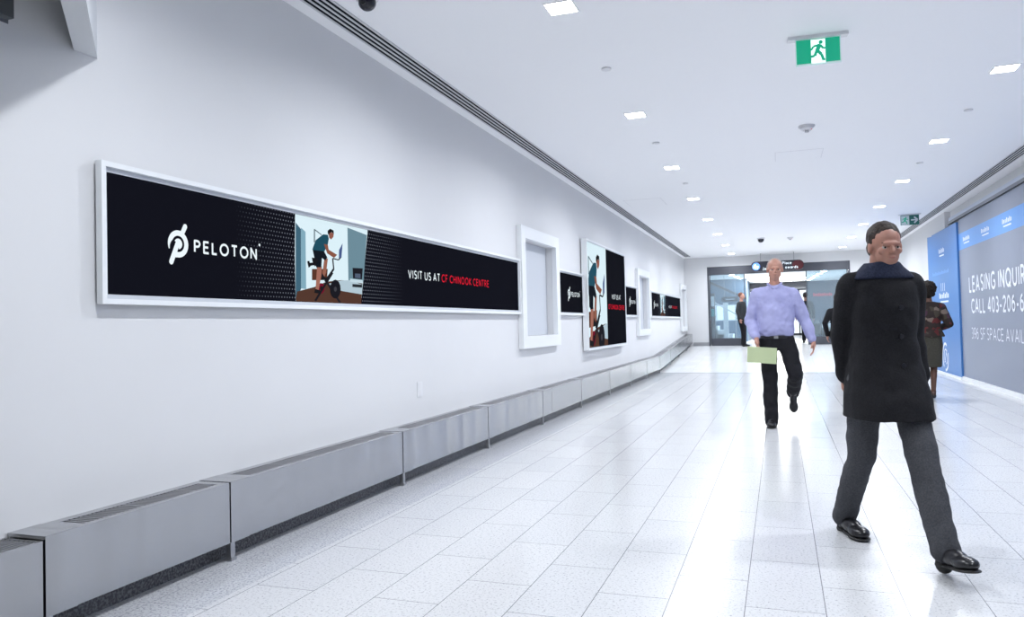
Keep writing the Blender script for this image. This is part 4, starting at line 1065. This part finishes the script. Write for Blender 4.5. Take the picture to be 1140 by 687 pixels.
shoe(t,(-.015,.10,.035),(-.015,-.10,.002),.85,M['brown_shoe'],h=.075,name='heeled_shoe'); shoe(t,(.10,.235,.28),(.105,.20,.075),.85,M['brown_shoe'],h=.05,name='heeled_shoe')

# ---- person in black half hidden behind the coat
t = thing('person','person in black jacket and cropped black trousers walking away, half hidden behind the long coat','person',(1.09,16.2,0),rotz=PI)
J = pose(knR=(-.07,-.12,.50),anR=(-.06,.05,.20),knL=(.04,-.03,.49),anL=(.02,.05,.10),elL=(.27,.07,1.14),wrL=(.225,-.02,.88),elR=(-.24,.04,1.13),wrR=(-.22,-.08,.90))
J,P,R,k_,S = figure(t,1.66,J,SK1,None,handL=((0,-.1,-.95),(-1,0,0)),handR=((0,-.1,-.95),(1,0,0)),vox=.010)
h = Blob(); h.ell(P(0,.026,.045),(.084,.092,.090)); h.ell(P(0,.06,-.03),(.075,.055,.07)); h.fuse('hair',M['hair_dark'],t,.010,2)
c = Blob(); c.loft([(S((0,0,.82)),.185*k_,.15*k_),(S((0,0,.95)),.175*k_,.14*k_),(S((0,0,1.08)),.155*k_,.12*k_),(S((0,0,1.26)),.175*k_,.135*k_),(S((0,0,1.38)),.178*k_,.11*k_),(S((0,0,1.46)),.09*k_,.075*k_)])
for k in 'RL': c.chain([J['sh'+k],J['el'+k],Vector(J['wr'+k])*.93+Vector(J['el'+k])*.07],[.068,.054,.042]); c.cone(S((0,0,1.405)),J['sh'+k],.064,.062)
c.fuse('jacket',M['coat'],t,.011,3)
c = Blob(); c.loft([(S((0,0,.84)),.155*k_,.12*k_),(S((0,0,.93)),.15*k_,.12*k_)])
for k in 'RL': c.chain([J['hip'+k],J['kn'+k],Vector(J['an'+k])*.75+Vector(J['kn'+k])*.25],[.095,.080,.068])
c.fuse('trousers',M['blacktr'],t,.011,3)
shoe(t,(.02,.09,.002),(.02,-.14,.002),.9,h=.07); shoe(t,(-.06,.12,.15),(-.055,-.04,.02),.9,h=.07)

# ---- person standing at the left glass panel
t = thing('person','person in dark grey sweater and black trousers standing before the left glass panel','person',(-1.11,24.45,fz(24.45)),rotz=math.radians(65))
J,P,R,k_,S = figure(t,1.66,pose(anR=(-.09,-.10,.09),knR=(-.085,-.08,.49)),SK2,None,handL=((0,-.1,-.95),(-1,0,0)),handR=((0,-.1,-.95),(1,0,0)),vox=.012)
h = Blob(); h.ell(P(0,.03,.045),(.080,.088,.084)); h.fuse('hair',cloth('reddish_hair',(.10,.04,.03),(.18,.08,.06),80),t,.012,2)
c = Blob(); c.loft([(S((0,0,.88)),.165*k_,.135*k_),(S((0,0,1.05)),.165*k_,.135*k_),(S((0,0,1.26)),.180*k_,.145*k_),(S((0,0,1.38)),.18*k_,.115*k_),(S((0,0,1.46)),.085*k_,.075*k_)])
for k in 'RL': c.chain([J['sh'+k],J['el'+k],Vector(J['wr'+k])*.93+Vector(J['el'+k])*.07],[.070,.056,.044]); c.cone(S((0,0,1.405)),J['sh'+k],.064,.062)
c.fuse('sweater',cloth('dark_grey_knit',(.022,.025,.028),(.04,.043,.047),80),t,.012,3)
c = Blob(); c.loft([(S((0,0,.84)),.155*k_,.12*k_),(S((0,0,.93)),.15*k_,.12*k_)])
for k in 'RL': c.chain([J['hip'+k],J['kn'+k],Vector(J['an'+k])],[.092,.072,.062])
c.fuse('trousers',M['blacktr'],t,.012,3)
shoe(t,(.085,.075,.002),(.085,-.17,.002),.92); shoe(t,(-.085,-.05,.002),(-.085,-.29,.002),.92)

# ---- person with a carrier bag walking away through the entrance
FX,FY = .80,26.2
t = thing('person','person in dark jacket carrying a dark bag, walking away through the far entrance','person',(FX,FY,ZR),rotz=PI)
J,P,R,k_,S = figure(t,1.64,pose(knL=(.085,-.14,.50),anL=(.09,.08,.14),elR=(-.24,.03,1.12),wrR=(-.24,-.02,.87),elL=(.25,.0,1.12),wrL=(.33,-.02,.92)),SK1,None,handL=((0,-.1,-.95),(-1,0,0)),handR=((0,-.1,-.95),(1,0,0)),vox=.012)
h = Blob(); h.ell(P(0,.028,.045),(.085,.092,.090)); h.fuse('hair',M['hair_dark'],t,.012,2)
c = Blob(); c.loft([(S((0,0,.80)),.175*k_,.14*k_),(S((0,0,1.05)),.168*k_,.135*k_),(S((0,0,1.26)),.185*k_,.145*k_),(S((0,0,1.38)),.18*k_,.115*k_),(S((0,0,1.46)),.085*k_,.075*k_)])
for k in 'RL': c.chain([J['sh'+k],J['el'+k],Vector(J['wr'+k])*.93+Vector(J['el'+k])*.07],[.070,.058,.046]); c.cone(S((0,0,1.405)),J['sh'+k],.064,.062)
c.fuse('jacket',cloth('slate_jacket',(.02,.024,.032),(.034,.038,.05),80),t,.012,3)
c = Blob(); c.loft([(S((0,0,.84)),.155*k_,.12*k_),(S((0,0,.93)),.15*k_,.12*k_)])
for k in 'RL': c.chain([J['hip'+k],J['kn'+k],Vector(J['an'+k])],[.092,.074,.064])
c.fuse('trousers',M['blacktr'],t,.012,3)
shoe(t,(-.09,.07,.002),(-.09,-.17,.002),.92); shoe(t,(.09,.14,.06),(.09,-.08,.01),.92)
t = thing('carrier_bag','dark rectangular carrier bag with thin handles held by the person in the entrance','bag',(FX+.33,FY+.0,ZR+.27))
n0 = set(COL.objects)
bm = B((-.055,.055,-.13,.13,0,.36)); bmesh.ops.bevel(bm,geom=list(bm.edges),offset=.008,segments=1); mk('bag_body',bm,mat('bag_navy',(.02,.022,.03),.5),t)
for x in (-.03,.03):
    bm = bmesh.new(); tube(bm,[(x,-.07,.355),(x*.5,-.03,.46),(x*.5,.03,.46),(x,.07,.355)],.006); mk('handle',bm,mat('bag_handle',(.3,.3,.32),.6),t)
t.rotation_euler = (0,0,math.radians(50))

# ------------------------------------------------------------------ bright world background, daylight for the added lobby end window
w = bpy.data.worlds.new('world'); bpy.context.scene.world = w; w.use_nodes = True
w.node_tree.nodes['Background'].inputs[0].default_value = (.85,.92,1,1); w.node_tree.nodes['Background'].inputs[1].default_value = 1.3

# ------------------------------------------------------------------ camera
f,yaw,pit,rol = 843.066,0.339577,0.024690,-0.024146
cy_,sy_ = math.cos(yaw),math.sin(yaw)
fw = Vector((-sy_*math.cos(pit),cy_*math.cos(pit),math.sin(pit)))
r0 = Vector((cy_,sy_,0)); u0 = r0.cross(fw)
r = r0*math.cos(rol)+u0*math.sin(rol); u = -r0*math.sin(rol)+u0*math.cos(rol)
cam = bpy.data.cameras.new('camera'); cam.sensor_width = 36; cam.lens = f/1140*36; cam.clip_start = .05; cam.clip_end = 200
co = bpy.data.objects.new('camera',cam); COL.objects.link(co)
co.matrix_world = Matrix(((r.x,u.x,-fw.x,0),(r.y,u.y,-fw.y,0),(r.z,u.z,-fw.z,1.15),(0,0,0,1)))
sc = bpy.context.scene; sc.camera = co
sc.view_settings.view_transform = 'Standard'; sc.view_settings.look = 'None'; sc.view_settings.gamma = 1; sc.view_settings.use_curve_mapping = False
sc.view_settings.exposure = 0.0
